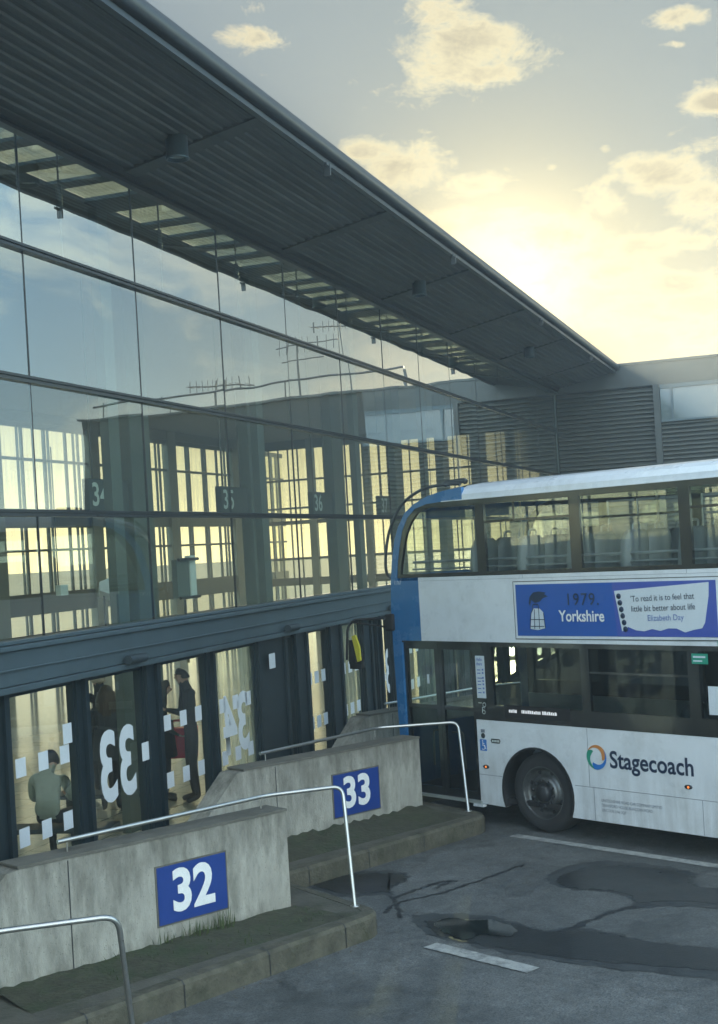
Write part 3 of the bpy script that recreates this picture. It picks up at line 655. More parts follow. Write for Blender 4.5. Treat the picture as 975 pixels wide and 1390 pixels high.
M_skin = mat('skin', (.42, .26, .19), .55, 0, .06, 12)
def grime(m, z0=.25, z1=1.15, col=(.16, .15, .13), amt=.55):
    nt = m.node_tree; L = nt.links.new; b = nt.nodes['Principled BSDF']; src = b.inputs['Base Color'].links[0].from_socket
    tc = nt.nodes.new('ShaderNodeTexCoord'); sp = nt.nodes.new('ShaderNodeSeparateXYZ'); L(tc.outputs['Object'], sp.inputs[0])
    r = nt.nodes.new('ShaderNodeMapRange'); r.inputs[1].default_value = z0; r.inputs[2].default_value = z1; r.inputs[3].default_value = 1; r.inputs[4].default_value = .12; L(sp.outputs[2], r.inputs[0])
    mp = nt.nodes.new('ShaderNodeMapping'); mp.inputs['Scale'].default_value = (5, 5, .5); L(tc.outputs['Object'], mp.inputs[0])
    n = nt.nodes.new('ShaderNodeTexNoise'); n.inputs['Scale'].default_value = 1.6; n.inputs['Detail'].default_value = 9; n.inputs['Roughness'].default_value = .7; L(mp.outputs[0], n.inputs['Vector'])
    r2 = nt.nodes.new('ShaderNodeMapRange'); r2.inputs[1].default_value = .35; r2.inputs[2].default_value = .75; L(n.outputs[0], r2.inputs[0])
    k = nt.nodes.new('ShaderNodeMath'); k.operation = 'MULTIPLY'; L(r.outputs[0], k.inputs[0]); L(r2.outputs[0], k.inputs[1])
    k2 = nt.nodes.new('ShaderNodeMath'); k2.operation = 'MULTIPLY'; L(k.outputs[0], k2.inputs[0]); k2.inputs[1].default_value = amt
    mx = nt.nodes.new('ShaderNodeMix'); mx.data_type = 'RGBA'; L(k2.outputs[0], mx.inputs[0]); L(src, mx.inputs[6]); mx.inputs[7].default_value = (*col, 1); L(mx.outputs[2], b.inputs['Base Color'])
grime(M_bwhite); grime(M_bblue, amt=.35)
wc = at(737, 1133, 0.0); SCB = 1.017
cen = Vector((wc.x+1.25*W[0], wc.y+1.25*W[1], 0)); camv = Vector((0, 0, CAMH)); bl = camv+SCB*(cen-camv)
BUS = empty('double_decker_bus', bl, ROT_B, 'white and blue double decker bus with a blue book advert parked at bay 33', 'bus'); BUS.scale = (SCB,)*3
Y1 = 1.25; REAR = -8.45
def tumble(z): return Y1 if z < 3.05 else Y1-.045*(z-3.05)
sil = [(1.0, 4.19), (1.33, 4.165), (1.60, 4.12), (1.86, 4.03), (2.04, 3.92), (2.17, 3.75), (2.25, 3.58), (2.32, 3.30), (2.365, 3.0), (2.385, 2.7), (2.385, 2.2), (2.37, 1.5), (2.35, .9), (2.31, .30)]
fro = [(1.40, 4.03), (1.62, 4.02), (1.84, 3.97), (1.99, 3.86), (2.10, 3.69), (2.17, 3.47), (2.22, 3.25), (2.24, 3.08)]    # outer edge of the black surround
win = [(1.46, 3.97), (1.64, 3.965), (1.80, 3.915), (1.93, 3.80), (2.03, 3.64), (2.10, 3.43), (2.15, 3.25), (2.17, 3.14)]
for sgn in (1, -1):
    y0, y1 = (Y1-.05, Y1) if sgn > 0 else (-Y1, -Y1+.05)
    yo = y1 if sgn > 0 else y0
    def PB(polys, name, m, a=y0, b=y1, parent=BUS):
        g = MB()
        for p in polys: g.prism(p, a, b, 'y')
        return g.build(name, m, parent)
    # blue nose strip, upper and lower
    up = [p for p in sil if p[1] >= 3.05]
    PB([[(1.0, 4.03), (1.0, 4.19)]+sil[1:8]+[(2.36, 3.05), (2.24, 3.05)]+list(reversed(fro[:-1]))], 'nose_corner', M_bblue)
    PB([[(1.85, 2.272), (1.85, 3.049), (2.36, 3.049), (2.385, 2.7), (2.385, 2.272)]], 'blue_panel', M_bblue)
    PB([[(2.225, .30), (2.225, 2.27), (2.385, 2.27), (2.37, 1.5), (2.35, .9), (2.31, .30)]], 'nose_post', M_bblue)
    # white band between the decks
    PB([[(REAR, 2.272), (REAR, 3.085), (1.849, 3.085), (1.849, 2.272)]], 'side_panel', M_bwhite)
    # upper black surround with windows
    wins = [(.82, 1.46)] ; us = [(-.66, .66), (-2.14, -.81), (-3.62, -2.28), (-5.10, -3.76), (-6.58, -5.24), (-8.1, -6.72)]
    t = MB(); e = .004
    t.prism([(REAR, 3.087), (REAR, 3.135), (2.232, 3.135), (2.238, 3.087)], y0, y1-e, 'y')
    t.prism([(REAR, 3.955), (REAR, 4.028), (1.40, 4.028), (1.46, 3.97), (1.40, 3.955)], y0, y1-e, 'y')
    t.prism(list(fro)+list(reversed(win)), y0+.002, y1-e-.001, 'y')
    prev = .80
    for (a, b_) in us:
        t.box(b_, prev, y0+.001, y1-e-.0015, 3.135, 3.955); prev = a
    t.box(REAR, prev, y0+.001, y1-e-.0015, 3.135, 3.955)
    t.box(-.66, .66, y0+.01, y1-.012, 3.725, 3.755); t.box(.18, .20, y0+.01, y1-.012, 3.755, 3.955)
    for (a, b_) in us[2:]: t.box(a, b_, y0+.01, y1-.012, 3.725, 3.755)
    t.build('upper_window_frame', M_bblack, BUS)
    yp = yo-sgn*.022
    g = MB(); pl = [(.80, 3.135), (.80, 3.955), (1.46, 3.965)]+win[1:]; g.add([(p[0], yp, p[1]) for p in pl], [tuple(range(len(pl)))]); g.build('window_pane', M_busglass, BUS)
    for (a, b_) in us:
        g = MB(); g.add([(a, yp, 3.135), (b_, yp, 3.135), (b_, yp, 3.955), (a, yp, 3.955)], [(0, 1, 2, 3)]); g.build('window_pane', M_busglass, BUS)
    # lower black band and windows
    lw = [(-.70, .66), (-2.14, -.82), (-3.62, -2.28), (-5.10, -3.76), (-6.58, -5.24)]
    if sgn < 0: lw = [(.95, 2.1)]+lw
    t = MB(); e = .005
    fx = .975 if sgn > 0 else 2.224
    t.box(REAR, fx, y0, y1-e, 2.215, 2.27); t.box(REAR, fx, y0, y1-e, 1.312, 1.50)
    prev = fx
    for (a, b_) in lw: t.box(b_, prev, y0+.001, y1-e-.001, 1.5, 2.215); prev = a
    t.box(REAR, prev, y0+.001, y1-e-.001, 1.5, 2.215)
    t.box(-2.14, -.82, y0+.01, y1-.013, 1.93, 1.955)
    t.build('lower_window_frame', M_bblack, BUS)
    for (a, b_) in lw:
        g = MB(); g.add([(a, yp, 1.5), (b_, yp, 1.5), (b_, yp, 2.215), (a, yp, 2.215)], [(0, 1, 2, 3)]); g.build('window_pane', M_lowglass, BUS)
    # white skirt with wheel arches
    def arch(cx, r=.555, cz=.475, a0=-22, a1=202, n=26): return [(cx+r*math.cos(rad(a0+(a1-a0)*i/n)), cz+r*math.sin(rad(a0+(a1-a0)*i/n))) for i in range(n+1)]
    fx2 = .965 if sgn > 0 else 2.224
    low = .255
    pl = [(fx2, 1.31), (fx2, low+.02)]+[p for p in arch(.045)]
    r1 = arch(-5.62)
    a_ = arch(.045)
    pl = [(REAR, 1.31), (fx2, 1.31), (fx2, low+.02), (a_[0][0], low+.01)]+a_+[(a_[-1][0], low)]+[(r1[0][0], low)]+r1+[(r1[-1][0], low), (REAR, low)]
    PB([pl], 'skirt_panel', M_bwhite)
    for cx in (.045, -5.62):
        g = MB(); n_ = 26; ao = arch(cx, .556, n=n_); ai = arch(cx, .53, n=n_)
        g.prism(ao+list(reversed(ai)), yo-sgn*.06, yo+sgn*.006, 'y'); g.build('arch_lip', M_black, BUS)
        g = MB(); pts = arch(cx, .60, n=n_)
        vs = [(p[0], yo-sgn*.04, p[1]) for p in pts]+[(p[0], yo-sgn*.50, p[1]) for p in pts]
        g.add(vs, [(i, i+1, i+n_+2, i+n_+1) for i in range(n_)], True); g.build('wheel_well', M_black, BUS)
        # wheel
        wx = cx-.02; wy = yo-sgn*.075; R_ = .478
        g = MB(); s_ = -sgn
        g.lathe([(.30, -.0*s_), (.315, .0), (.36, -.012*s_), (.42, -.010*s_), (.455, .012*s_), (.474, .05*s_), (R_, .08*s_), (R_, .24*s_), (.455, .28*s_), (.3, .29*s_)], (wx, wy, R_), 'y', 56)
        w_ = g.build('wheel', M_tyre, BUS)
        g = MB(); g.lathe([(.318, .002*s_), (.308, -.006*s_), (.298, .01*s_), (.285, .05*s_), (.255, .085*s_), (.215, .075*s_), (.195, .045*s_), (.185, .02*s_), (.115, .015*s_), (.108, .03*s_)], (wx, wy, R_), 'y', 56)
        rm = g.build('rim', M_rim, w_)
        g = MB(); g.lathe([(.112, .03*s_), (.10, -.025*s_), (.085, -.04*s_), (0, -.042*s_)], (wx, wy, R_), 'y', 32); g.build('hub', M_hub, w_)
        for k in range(10):
            a = 2*math.pi*(k+.3)/10; g = MB(); c_ = (wx+.150*math.cos(a), wy, R_+.150*math.sin(a))
            g.lathe([(.019, .02*s_), (.019, -.012*s_), (.012, -.018*s_), (0, -.018*s_)], c_, 'y', 8, False); g.build('wheel_nut', M_hub, w_)
        for k in range(8):
            a = 2*math.pi*(k+.5)/8; c_ = (wx+.248*math.cos(a), wy+.078*s_, R_+.248*math.sin(a)); g = MB(); g.lathe([(.026, -.004*s_), (0, -.005*s_)], c_, 'y', 14); g.build('rim_hole', M_black, w_)
# panel joints on the near side
yo = Y1
g = MB()
g.box(REAR, -.53, yo, yo+.0015, .632, .638); g.box(.585, .96, yo, yo+.0015, .632, .638)
for x, a, b_ in ((-.745, .64, 1.305), (-.80, .26, .63), (-2.235, .26, .63), (-3.7, .26, 1.3), (-4.9, .26, 1.3), (-6.5, .26, 1.3)): g.box(x-.003, x+.003, yo, yo+.0012, a, b_)
g.box(REAR, .22, yo, yo+.0013, 2.315, 2.318); g.box(REAR, 1.84, yo, yo+.0013, 3.04, 3.043)
for x in (.08, -2.2, -4.4): g.box(x-.002, x+.002, yo, yo+.0011, 3.044, 3.084)
g.build('panel_joint', M_inkgrey, BUS)
# passenger door
for (a, b_) in ((1.60, 2.222), (.968, 1.595)):
    d = MB(); yy0, yy1 = Y1-.075, Y1-.035
    d.box(a, b_, yy0, yy1, 2.165, 2.25); d.box(a, b_, yy0, yy1, .30, .40); d.box(a, b_, yy0+.001, yy1-.001, 1.40, 1.45)
    d.box(a, a+.07, yy0, yy1+.002, .40, 2.165); d.box(b_-.055, b_, yy0, yy1+.002, .40, 2.165)
    dd = d.build('door', M_bblack, BUS)
    p = MB(); p.add([(a+.07, Y1-.05, 1.45), (b_-.055, Y1-.05, 1.45), (b_-.055, Y1-.05, 2.165), (a+.07, Y1-.05, 2.165)], [(0, 1, 2, 3)]); p.build('glass', M_doorglass, dd)
    p = MB(); p.add([(a+.07, Y1-.05, .40), (b_-.055, Y1-.05, .40), (b_-.055, Y1-.05, 1.40), (a+.07, Y1-.05, 1.40)], [(0, 1, 2, 3)]); p.build('lower_glass', M_lowglass, dd)
    xx = b_-.09 if a < 1.5 else a+.10
    p = MB(); p.tube(fillet([(xx, Y1-.12, 1.1), (xx-.16*(1 if a<1.5 else -1), Y1-.14, 1.12), (xx-.18*(1 if a<1.5 else -1), Y1-.14, .65)], .06), .014, 8); p.build('handle', M_grab, dd)
g = MB(); g.box(.968, 2.222, Y1-.12, Y1-.006, 2.251, 2.271); g.build('door_header', M_bblack, BUS)
g = MB(); g.box(.94, 2.30, Y1-.09, Y1+.02, .268, .298); g.build('door_sill', M_grab, BUS)
g = MB(); g.box(.90, 1.06, Y1-.03, Y1+.04, .235, .268); g.build('step_edge', M_bwhite, BUS)
# roof
g = MB(); rp = [(1.25, 4.03), (1.245, 4.10), (1.20, 4.165), (1.08, 4.21), (.8, 4.245), (0, 4.27)]
rp = rp+[(-y, z) for y, z in reversed(rp[:-1])]
g.prism(rp, REAR, 1.05, 'x', smooth=False); g.build('roof', M_bwhite, BUS)
g = MB(); g.box(REAR, 1.35, Y1-.03, Y1+.012, 4.028, 4.04); g.build('gutter', M_bwhite, BUS)
# front shell
def fx_(u, y): a = abs(y)/Y1; return u+.26*(1-a**3.2)
def shell(zs, name, m, inset=0.0, yn=24):
    pts = []
    for z in zs:
        s_ = sorted(sil, key=lambda p: p[1]); u = None
        for i in range(len(s_)-1):
            if s_[i][1] <= z <= s_[i+1][1]:
                f_ = (z-s_[i][1])/(s_[i+1][1]-s_[i][1]); u = s_[i][0]+f_*(s_[i+1][0]-s_[i][0])
        if u is None: u = s_[0][0] if z < s_[0][1] else s_[-1][0]
        pts.append((u, z))
    g = MB(); vs = []; 
    for (u, z) in pts:
        for k in range(yn+1):
            y = -Y1+2*Y1*k/yn; zc = z+(.075*(1-(abs(y)/Y1)**2.5)*max(0, (z-3.9)/.29) if z > 3.9 else 0); vs.append((fx_(u, y)-inset, y, zc))
    k1 = yn+1; g.add(vs, [(i*k1+k, i*k1+k+1, (i+1)*k1+k+1, (i+1)*k1+k) for i in range(len(pts)-1) for k in range(yn)], True)
    return g.build(name, m, BUS, fix=False)
shell([3.86, 3.92, 4.0, 4.06, 4.12, 4.165, 4.19], 'front_dome', M_bblue)
shell([3.12, 3.3, 3.5, 3.7, 3.86], 'upper_windscreen', M_busglass)
shell([2.75, 2.9, 3.12], 'front_panel', M_bblue)
shell([2.40, 2.75], 'destination_panel', M_bblack)
shell([1.05, 1.4, 1.8, 2.2, 2.40], 'lower_windscreen', M_busglass)
shell([.30, .6, .9, 1.05], 'bumper_panel', M_bblue)
g = MB(); g.box(REAR-.02, REAR+.05, -Y1, Y1, .3, 4.15); g.build('rear_panel', M_bwhite, BUS)
g = MB(); g.box(REAR+.1, 2.3, -1.19, 1.19, 2.36, 2.44); g.build('upper_floor', M_inner, BUS)
g = MB(); g.box(REAR+.1, 2.3, -1.19, 1.17, .30, .36); g.build('lower_floor', M_black, BUS)
g = MB(); g.box(REAR+.1, 1.2, -1.15, 1.15, 4.0, 4.02); g.build('ceiling', M_inner, BUS)
g = MB(); g.box(-1.4, -1.36, -1.15, -.2, .36, 2.3); g.box(-2.6, -.8, -1.15, -1.1, .36, 1.5); g.build('partition', M_black, BUS)
g = MB(); g.box(-.05, .45, -1.1, -.35, 2.44, 3.62); g.build('stair_screen', M_seatback, BUS)
for sg in (1, -1):
    g = MB(); g.tube([(REAR+.2, sg*1.12, 3.28), (2.05, sg*1.12, 3.28)], .018, 8); g.tube([(REAR+.2, sg*1.13, 3.19), (2.05, sg*1.13, 3.19)], .012, 8); g.build('window_rail', M_seatback, BUS)
for x in (.9, -1.2, -3.4):
    g = MB(); g.tube([(x, .28, 2.44), (x, .28, 4.0)], .016, 8); g.build('grab_pole', M_grab, BUS)
def seat_mesh():
    g = MB(); hw = .205
    prof = [(-.02, .42), (.03, .40), (.02, .75), (-.03, 1.04), (-.05, 1.10), (-.10, 1.10), (-.11, 1.02), (-.05, .7), (-.05, .45)]
    # rounded back seen from behind: stack of widths
    rows = [(.40, .19), (.55, .205), (.80, .21), (.98, .20), (1.06, .165), (1.10, .11)]
    vs = []
    for (z, w_) in rows:
        xo = -.04-.09*(z-.4)
        vs += [(xo+.07, -w_, z), (xo+.09, 0, z), (xo+.07, w_, z), (xo-.02, w_, z), (xo-.04, 0, z), (xo-.02, -w_, z)]
    fs = [(i*6+k, i*6+(k+1) % 6, (i+1)*6+(k+1) % 6, (i+1)*6+k) for i in range(len(rows)-1) for k in range(6)]+[tuple(range(30, 36)), (5, 4, 3, 2, 1, 0)]
    g.add(vs, fs, True)
    c = MB(); c.box(0, .40, -.2, .2, .38, .47)
    h = MB(); h.tube(fillet([(-.08, .06, 1.02), (-.10, .07, 1.17), (-.10, -.07, 1.17), (-.08, -.06, 1.02)], .05), .013, 8)
    return g, c, h
g_, c_, h_ = seat_mesh()
seat0 = g_.build('seat', M_seatback, BUS); cus0 = c_.build('cushion', M_seat, seat0, bevel=.02); han0 = h_.build('grab_handle', M_grab, seat0)
first = True
for row in range(11):
    x = .98-.76*row
    for y in (.98, .56, -.56, -.98):
        if row in (1,) and y < 0: continue
        if first: s_ = seat0; first = False
        else:
            s_ = seat0.copy(); COL.objects.link(s_); s_.parent = BUS
            for ch in (cus0, han0): c2 = ch.copy(); COL.objects.link(c2); c2.parent = s_
        s_.location = (x, y, 2.44)
for row in range(5):
    for y in (.92, .50, -.92):
        s_ = seat0.copy(); COL.objects.link(s_); s_.parent = BUS; s_.location = (-1.9-.8*row, y, .5)
        for ch in (cus0, han0): c2 = ch.copy(); COL.objects.link(c2); c2.parent = s_
# branch deflector and mirror
g = MB(); g.tube(smooth_path([(1.15, 1.1, 4.24), (1.5, 1.12, 4.25), (1.85, 1.14, 4.20), (2.18, 1.16, 4.03), (2.40, 1.18, 3.72), (2.50, 1.18, 3.4), (2.53, 1.16, 3.18), (2.50, 1.12, 3.10), (2.38, 1.08, 3.08)]), .02, 10)
g.build('branch_deflector', M_gutter, BUS)
g = MB(); g.tube(smooth_path([(1.1, 1.05, 4.26), (1.15, 1.05, 4.28), (1.4, 1.07, 4.27), (1.45, 1.07, 4.25)]), .035, 10); g.build('deflector_mount', M_gutter, BUS)
mr_ = MB(); mr_.box(2.33, 2.47, 1.14, 1.30, 2.40, 2.62); mh = mr_.build('mirror_arm_bracket', M_black, BUS, bevel=.02)
g = MB(); g.tube(fillet([(2.43, 1.24, 2.57), (2.95, 1.42, 2.55), (3.03, 1.46, 2.46), (3.06, 1.47, 2.15), (3.07, 1.47, 2.02)], .07), .018, 8); g.tube([(2.43, 1.24, 2.44), (2.95, 1.42, 2.52)], .012, 8); g.build('mirror_arm', M_black, BUS)
M_yel = mat('yellow plastic', (.55, .50, .05), .4, 0, .05)
g = MB(); g.prism([(2.86, 1.98), (2.98, 2.30), (3.0, 1.97)], 1.36, 1.50, 'y'); g.prism([(2.80, 1.9), (2.80, 2.12), (3.02, 2.12), (3.02, 1.9)], 1.40, 1.47, 'y'); g.build('mirror_head', M_black, BUS, bevel=.02)
g = MB(); g.prism([(2.83, 2.0), (2.92, 2.34), (2.85, 2.36), (2.78, 2.2), (2.77, 2.02)], 1.475, 1.50, 'y'); g.build('mirror_back', M_yel, BUS, bevel=.01)
# ---- graphics on the near side. text reads toward the rear (-x)
YB = Y1+.004
def BT(name, s, x, z, size, m, align='LEFT', bold=0, sx=1.0, dy=0.0, parent=BUS, rot=0.0, space=1.0):
    ex = (-math.cos(rot), 0, math.sin(rot)); ey = (math.sin(rot), 0, math.cos(rot))
    return text(name, s, size, m, parent, frame_mat((x, YB+dy, z), ex, ey), bold, align, sx=sx, space=space)
def BP(name, pts, m, dy=0.0, parent=BUS, th=.002):
    g = MB(); g.prism(pts, YB-.003+dy, YB-.003+dy+th, 'y'); return g.build(name, m, parent)
fr = BP('advert_frame', [(.245, 2.31), (.245, 3.005), (-2.62, 3.005), (-2.62, 2.325)], M_gutter, 0)
BP('advert_border', [(.232, 2.322), (.232, 2.995), (-2.61, 2.995), (-2.61, 2.337)], M_bwhite, .003, fr)
BP('advert_sheet', [(.20, 2.355), (.20, 2.965), (-2.55, 2.965), (-2.55, 2.365)], M_advblue, .006, fr)
BP('violet_area', [(-1.26, 2.375), (-1.22, 2.965), (-2.549, 2.965), (-2.549, 2.366), (-1.26, 2.3655)], M_advviolet, .0085, fr)
pap = [(-1.25, 2.87), (-2.47, 2.945), (-2.46, 2.80), (-2.40, 2.52), (-2.36, 2.46)]
rg = [(-2.36+.105*i, 2.44+.018*math.sin(i*2.3)+.012*math.sin(i*5.1)) for i in range(1, 11)]
BP('paper_sheet', pap+rg[:-1]+[(-1.33, 2.42)], M_paper, .011, fr)
for i in range(6):
    g = MB(); g.lathe([(0, 0), (.031, 0), (.031, .003), (0, .003)], (-1.31-.014*i, YB+.0125, 2.81-.073*i), 'y', 16); g.build('ring_hole', M_ink, fr)
tx_ = [("1979.", -.60, 2.775, .205, M_ink, .0, .95), ("Yorkshire", -.45, 2.575, .175, M_signwhite, .004, .92)]
BT('headline', '1979.', -.55, 2.775, .195, M_ink, bold=.001, dy=.013, parent=fr, space=1.15)
BT('headline', 'Yorkshire', -.45, 2.585, .180, M_signwhite, bold=.0035, dy=.013, parent=fr, sx=.90)
BT('quotation', "'To read it is to feel that", -1.47, 2.775, .092, M_ink, dy=.016, parent=fr, rot=rad(1.8), sx=.90)
BT('quotation', "little bit better about life", -1.47, 2.665, .092, M_ink, dy=.016, parent=fr, rot=rad(1.6), sx=.90)
BT('quotation', "Elizabeth Day", -1.68, 2.565, .092, M_inkblue, dy=.016, parent=fr, rot=rad(1.2), sx=.92)
# small pictogram: a lidded wicker basket with a dark hat shape floating above it
BP('basket', [(-.005, 2.44), (-.03, 2.62), (-.07, 2.68), (-.16, 2.68), (-.22, 2.63), (-.235, 2.45), (-.12, 2.425)], M_paper, .0125, fr)
g = MB()
for pts in ([(-.075, 2.44), (-.085, 2.67)], [(-.15, 2.44), (-.15, 2.67)], [(-.01, 2.55), (-.23, 2.55)], [(-.02, 2.47), (-.22, 2.47)], [(-.005, 2.44), (-.03, 2.62)], [(-.03, 2.62), (-.07, 2.68)], [(-.22, 2.63), (-.235, 2.45)]):
    g.tube([(p[0], YB+.0135, p[1]) for p in pts], .005, 4)
g.tube(fillet([(-.06, YB+.0135, 2.67), (-.06, YB+.0135, 2.73), (-.15, YB+.0135, 2.73), (-.15, YB+.0135, 2.67)], .03), .006, 4)
g.build('basket_lines', M_ink, fr)
BP('hat_shape', [(.0, 2.745), (-.02, 2.82), (-.08, 2.87), (-.16, 2.88), (-.27, 2.865), (-.24, 2.845), (-.30, 2.82), (-.22, 2.80), (-.17, 2.76), (-.10, 2.745), (-.04, 2.78), (-.02, 2.71)], M_ink, .0125, fr)
# swirl emblem and operator name
def swirl(a0, a1, m, name):
    cx, cz = -.865, .985; n_ = 20; o_, i_ = [], []
    for k in range(n_+1):
        t = k/n_; a = rad(a0+(a1-a0)*t); ro = .140; ri = .138-.062*min(1, t*1.25); 
        if t > .85: ro = .140-.045*(t-.85)/.15
        o_.append((cx-ro*math.cos(a), cz+ro*math.sin(a))); i_.append((cx-ri*math.cos(a), cz+ri*math.sin(a)))
    g = MB(); vs = [(p[0], YB, p[1]) for p in o_+i_]; g.add(vs, [(k, k+1, n_+2+k, n_+1+k) for k in range(n_)]); return g.build(name, m, BUS)
swirl(170, -20, M_org, 'emblem_arc'); swirl(285, 125, M_grn, 'emblem_arc').location.y = .001; swirl(40, -130, M_blu2, 'emblem_arc').location.y = .002
BT('company_name', 'Stagecoach', -1.045, .965, .27, M_ink, bold=.0055, sx=.92)
BT('owner_lettering', 'LINCOLNSHIRE ROAD CAR COMPANY LIMITED', -.90, .50, .047, M_inkgrey, sx=.82)
BT('owner_lettering', 'DEANSFORD HOUSE, RUNCORN ROAD', -.90, .445, .047, M_inkgrey, sx=.82)
BT('owner_lettering', 'LINCOLN, LN6 3QP', -.90, .39, .047, M_inkgrey, sx=.82)
BT('fleet_number', '11767', 2.30, 3.025, .07, M_paper, sx=.8)
# stickers
st_ = BP('information_sticker', [(.93, 1.58), (.93, 2.10), (.78, 2.10), (.78, 1.58)], M_paper, -.003)
BT('sticker_text', 'Hello', .91, 2.055, .055, M_inkblue, bold=.001, dy=.002, parent=st_, sx=.8); BT('sticker_text', 'there', .91, 2.0, .055, M_inkblue, bold=.001, dy=.002, parent=st_, sx=.8)
for z in (1.92, 1.88, 1.82, 1.78, 1.74, 1.69, 1.64):
    BP('text_line', [(.905, z), (.905, z+.012), (.85 if z != 1.82 else .82, z+.012), (.85 if z != 1.82 else .82, z)], M_inkblue, .001, st_); 
    BP('pictogram', [(.825, z), (.825, z+.022), (.80, z+.022), (.80, z)], M_inkblue, .001, st_)
ic = BP('icon_panel', [(.92, 1.36), (.92, 1.56), (.79, 1.56), (.79, 1.36)], M_bblack, -.003)
g = MB(); g.lathe([(.022, 0), (.028, 0)], (.815, YB, 1.50), 'y', 16); g.lathe([(.020, 0), (.027, 0)], (.83, YB, 1.41), 'y', 16); g.tube([(.81, YB, 1.46), (.85, YB, 1.47), (.85, YB, 1.41)], .004, 4); g.tube([(.91, YB, 1.52), (.86, YB, 1.52)], .004, 4); g.build('icon_lines', M_signgrey, ic)
db = BP('wheelchair_sign', [(.925, .93), (.925, 1.07), (.815, 1.07), (.815, .93)], M_blu2, 0)
g = MB(); yb = YB+.002
g.tube([(.875, yb, 1.045), (.875, yb, 1.0), (.845, yb, .998), (.835, yb, .96), (.825, yb, .958)], .0045, 5); g.tube([(.875, yb, 1.02), (.85, yb, 1.02)], .004, 5)
g.tube([(.875+.026*math.cos(rad(a))-.005, yb, .972+.026*math.sin(rad(a))) for a in range(60, 330, 20)], .004, 5); g.lathe([(0, 0), (.009, 0)], (.878, yb, 1.055), 'y', 10); g.build('wheelchair_symbol', M_signwhite, db)
g = MB(); g.lathe([(0, .008), (.028, .006), (.034, 0)], (.868, YB-.004, 1.115), 'y', 20); g.build('door_button', M_hub, BUS)
BP('small_label', [(.90, 1.155), (.90, 1.195), (.835, 1.195), (.835, 1.155)], M_inkgrey, 0)
vg = BP('vent_badge', [(.745, 1.065), (.73, 1.09), (.60, 1.09), (.585, 1.065), (.60, 1.035), (.73, 1.035)], M_black, 0)
for k in range(5): BP('vent_slot', [(.72-.025*k, 1.05), (.72-.025*k, 1.075), (.705-.025*k, 1.075), (.705-.025*k, 1.05)], M_signgrey, .002, vg)
for x, z in ((.845, .735), (-2.07, .76), (-4.5, .76)):
    g = MB(); g.lathe([(.0, .012), (.045, .01), (.05, 0)], (x, YB-.004, z), 'y', 24)
    o = g.build('side_marker', M_hub, BUS); 
    for v in o.data.vertices: v.co.z = z+(v.co.z-z)*.5
    g = MB(); g.lathe([(.0, .0), (.014, 0)], (x-.005, YB+.010, z), 'y', 14); g.build('lamp', M_amber, o)
dp = BP('route_display', [(.50, 1.36), (.50, 1.515), (-.52, 1.515), (-.52, 1.36)], M_black, -.004)
random.seed(3)
for x0, x1 in ((.42, .32), (.22, .02), (-.0, -.07), (-.10, -.32)):
    x = x0; 
    while x > x1:
        w_ = random.uniform(.012, .028); z0 = 1.425; BP('led_mark', [(x, z0), (x, z0+random.uniform(.025, .042)), (x-w_, z0+random.uniform(.03, .042)), (x-w_, z0)], M_led, -.001, dp); x -= w_+.008
em = BP('green_sticker', [(-2.20, 2.08), (-2.20, 2.19), (-2.40, 2.19), (-2.40, 2.08)], M_grn, -.003)
BP('text_line', [(-2.22, 2.145), (-2.22, 2.165), (-2.37, 2.165), (-2.37, 2.145)], M_paper, 0, em); BP('text_line', [(-2.22, 2.105), (-2.22, 2.12), (-2.33, 2.12), (-2.33, 2.105)], M_paper, 0, em)
BP('white_notice', [(-2.38, 1.55), (-2.38, 1.85), (-2.56, 1.85), (-2.56, 1.55)], M_paper, -.003)
BP('door_notice', [(1.83, 1.72), (1.83, 1.84), (1.79, 1.84), (1.79, 1.72)], M_paper, -.045)
BP('green_corner', [(-2.53, 2.275), (-2.53, 2.335), (-3.1, 2.335), (-3.1, 2.275)], M_grn, 0)
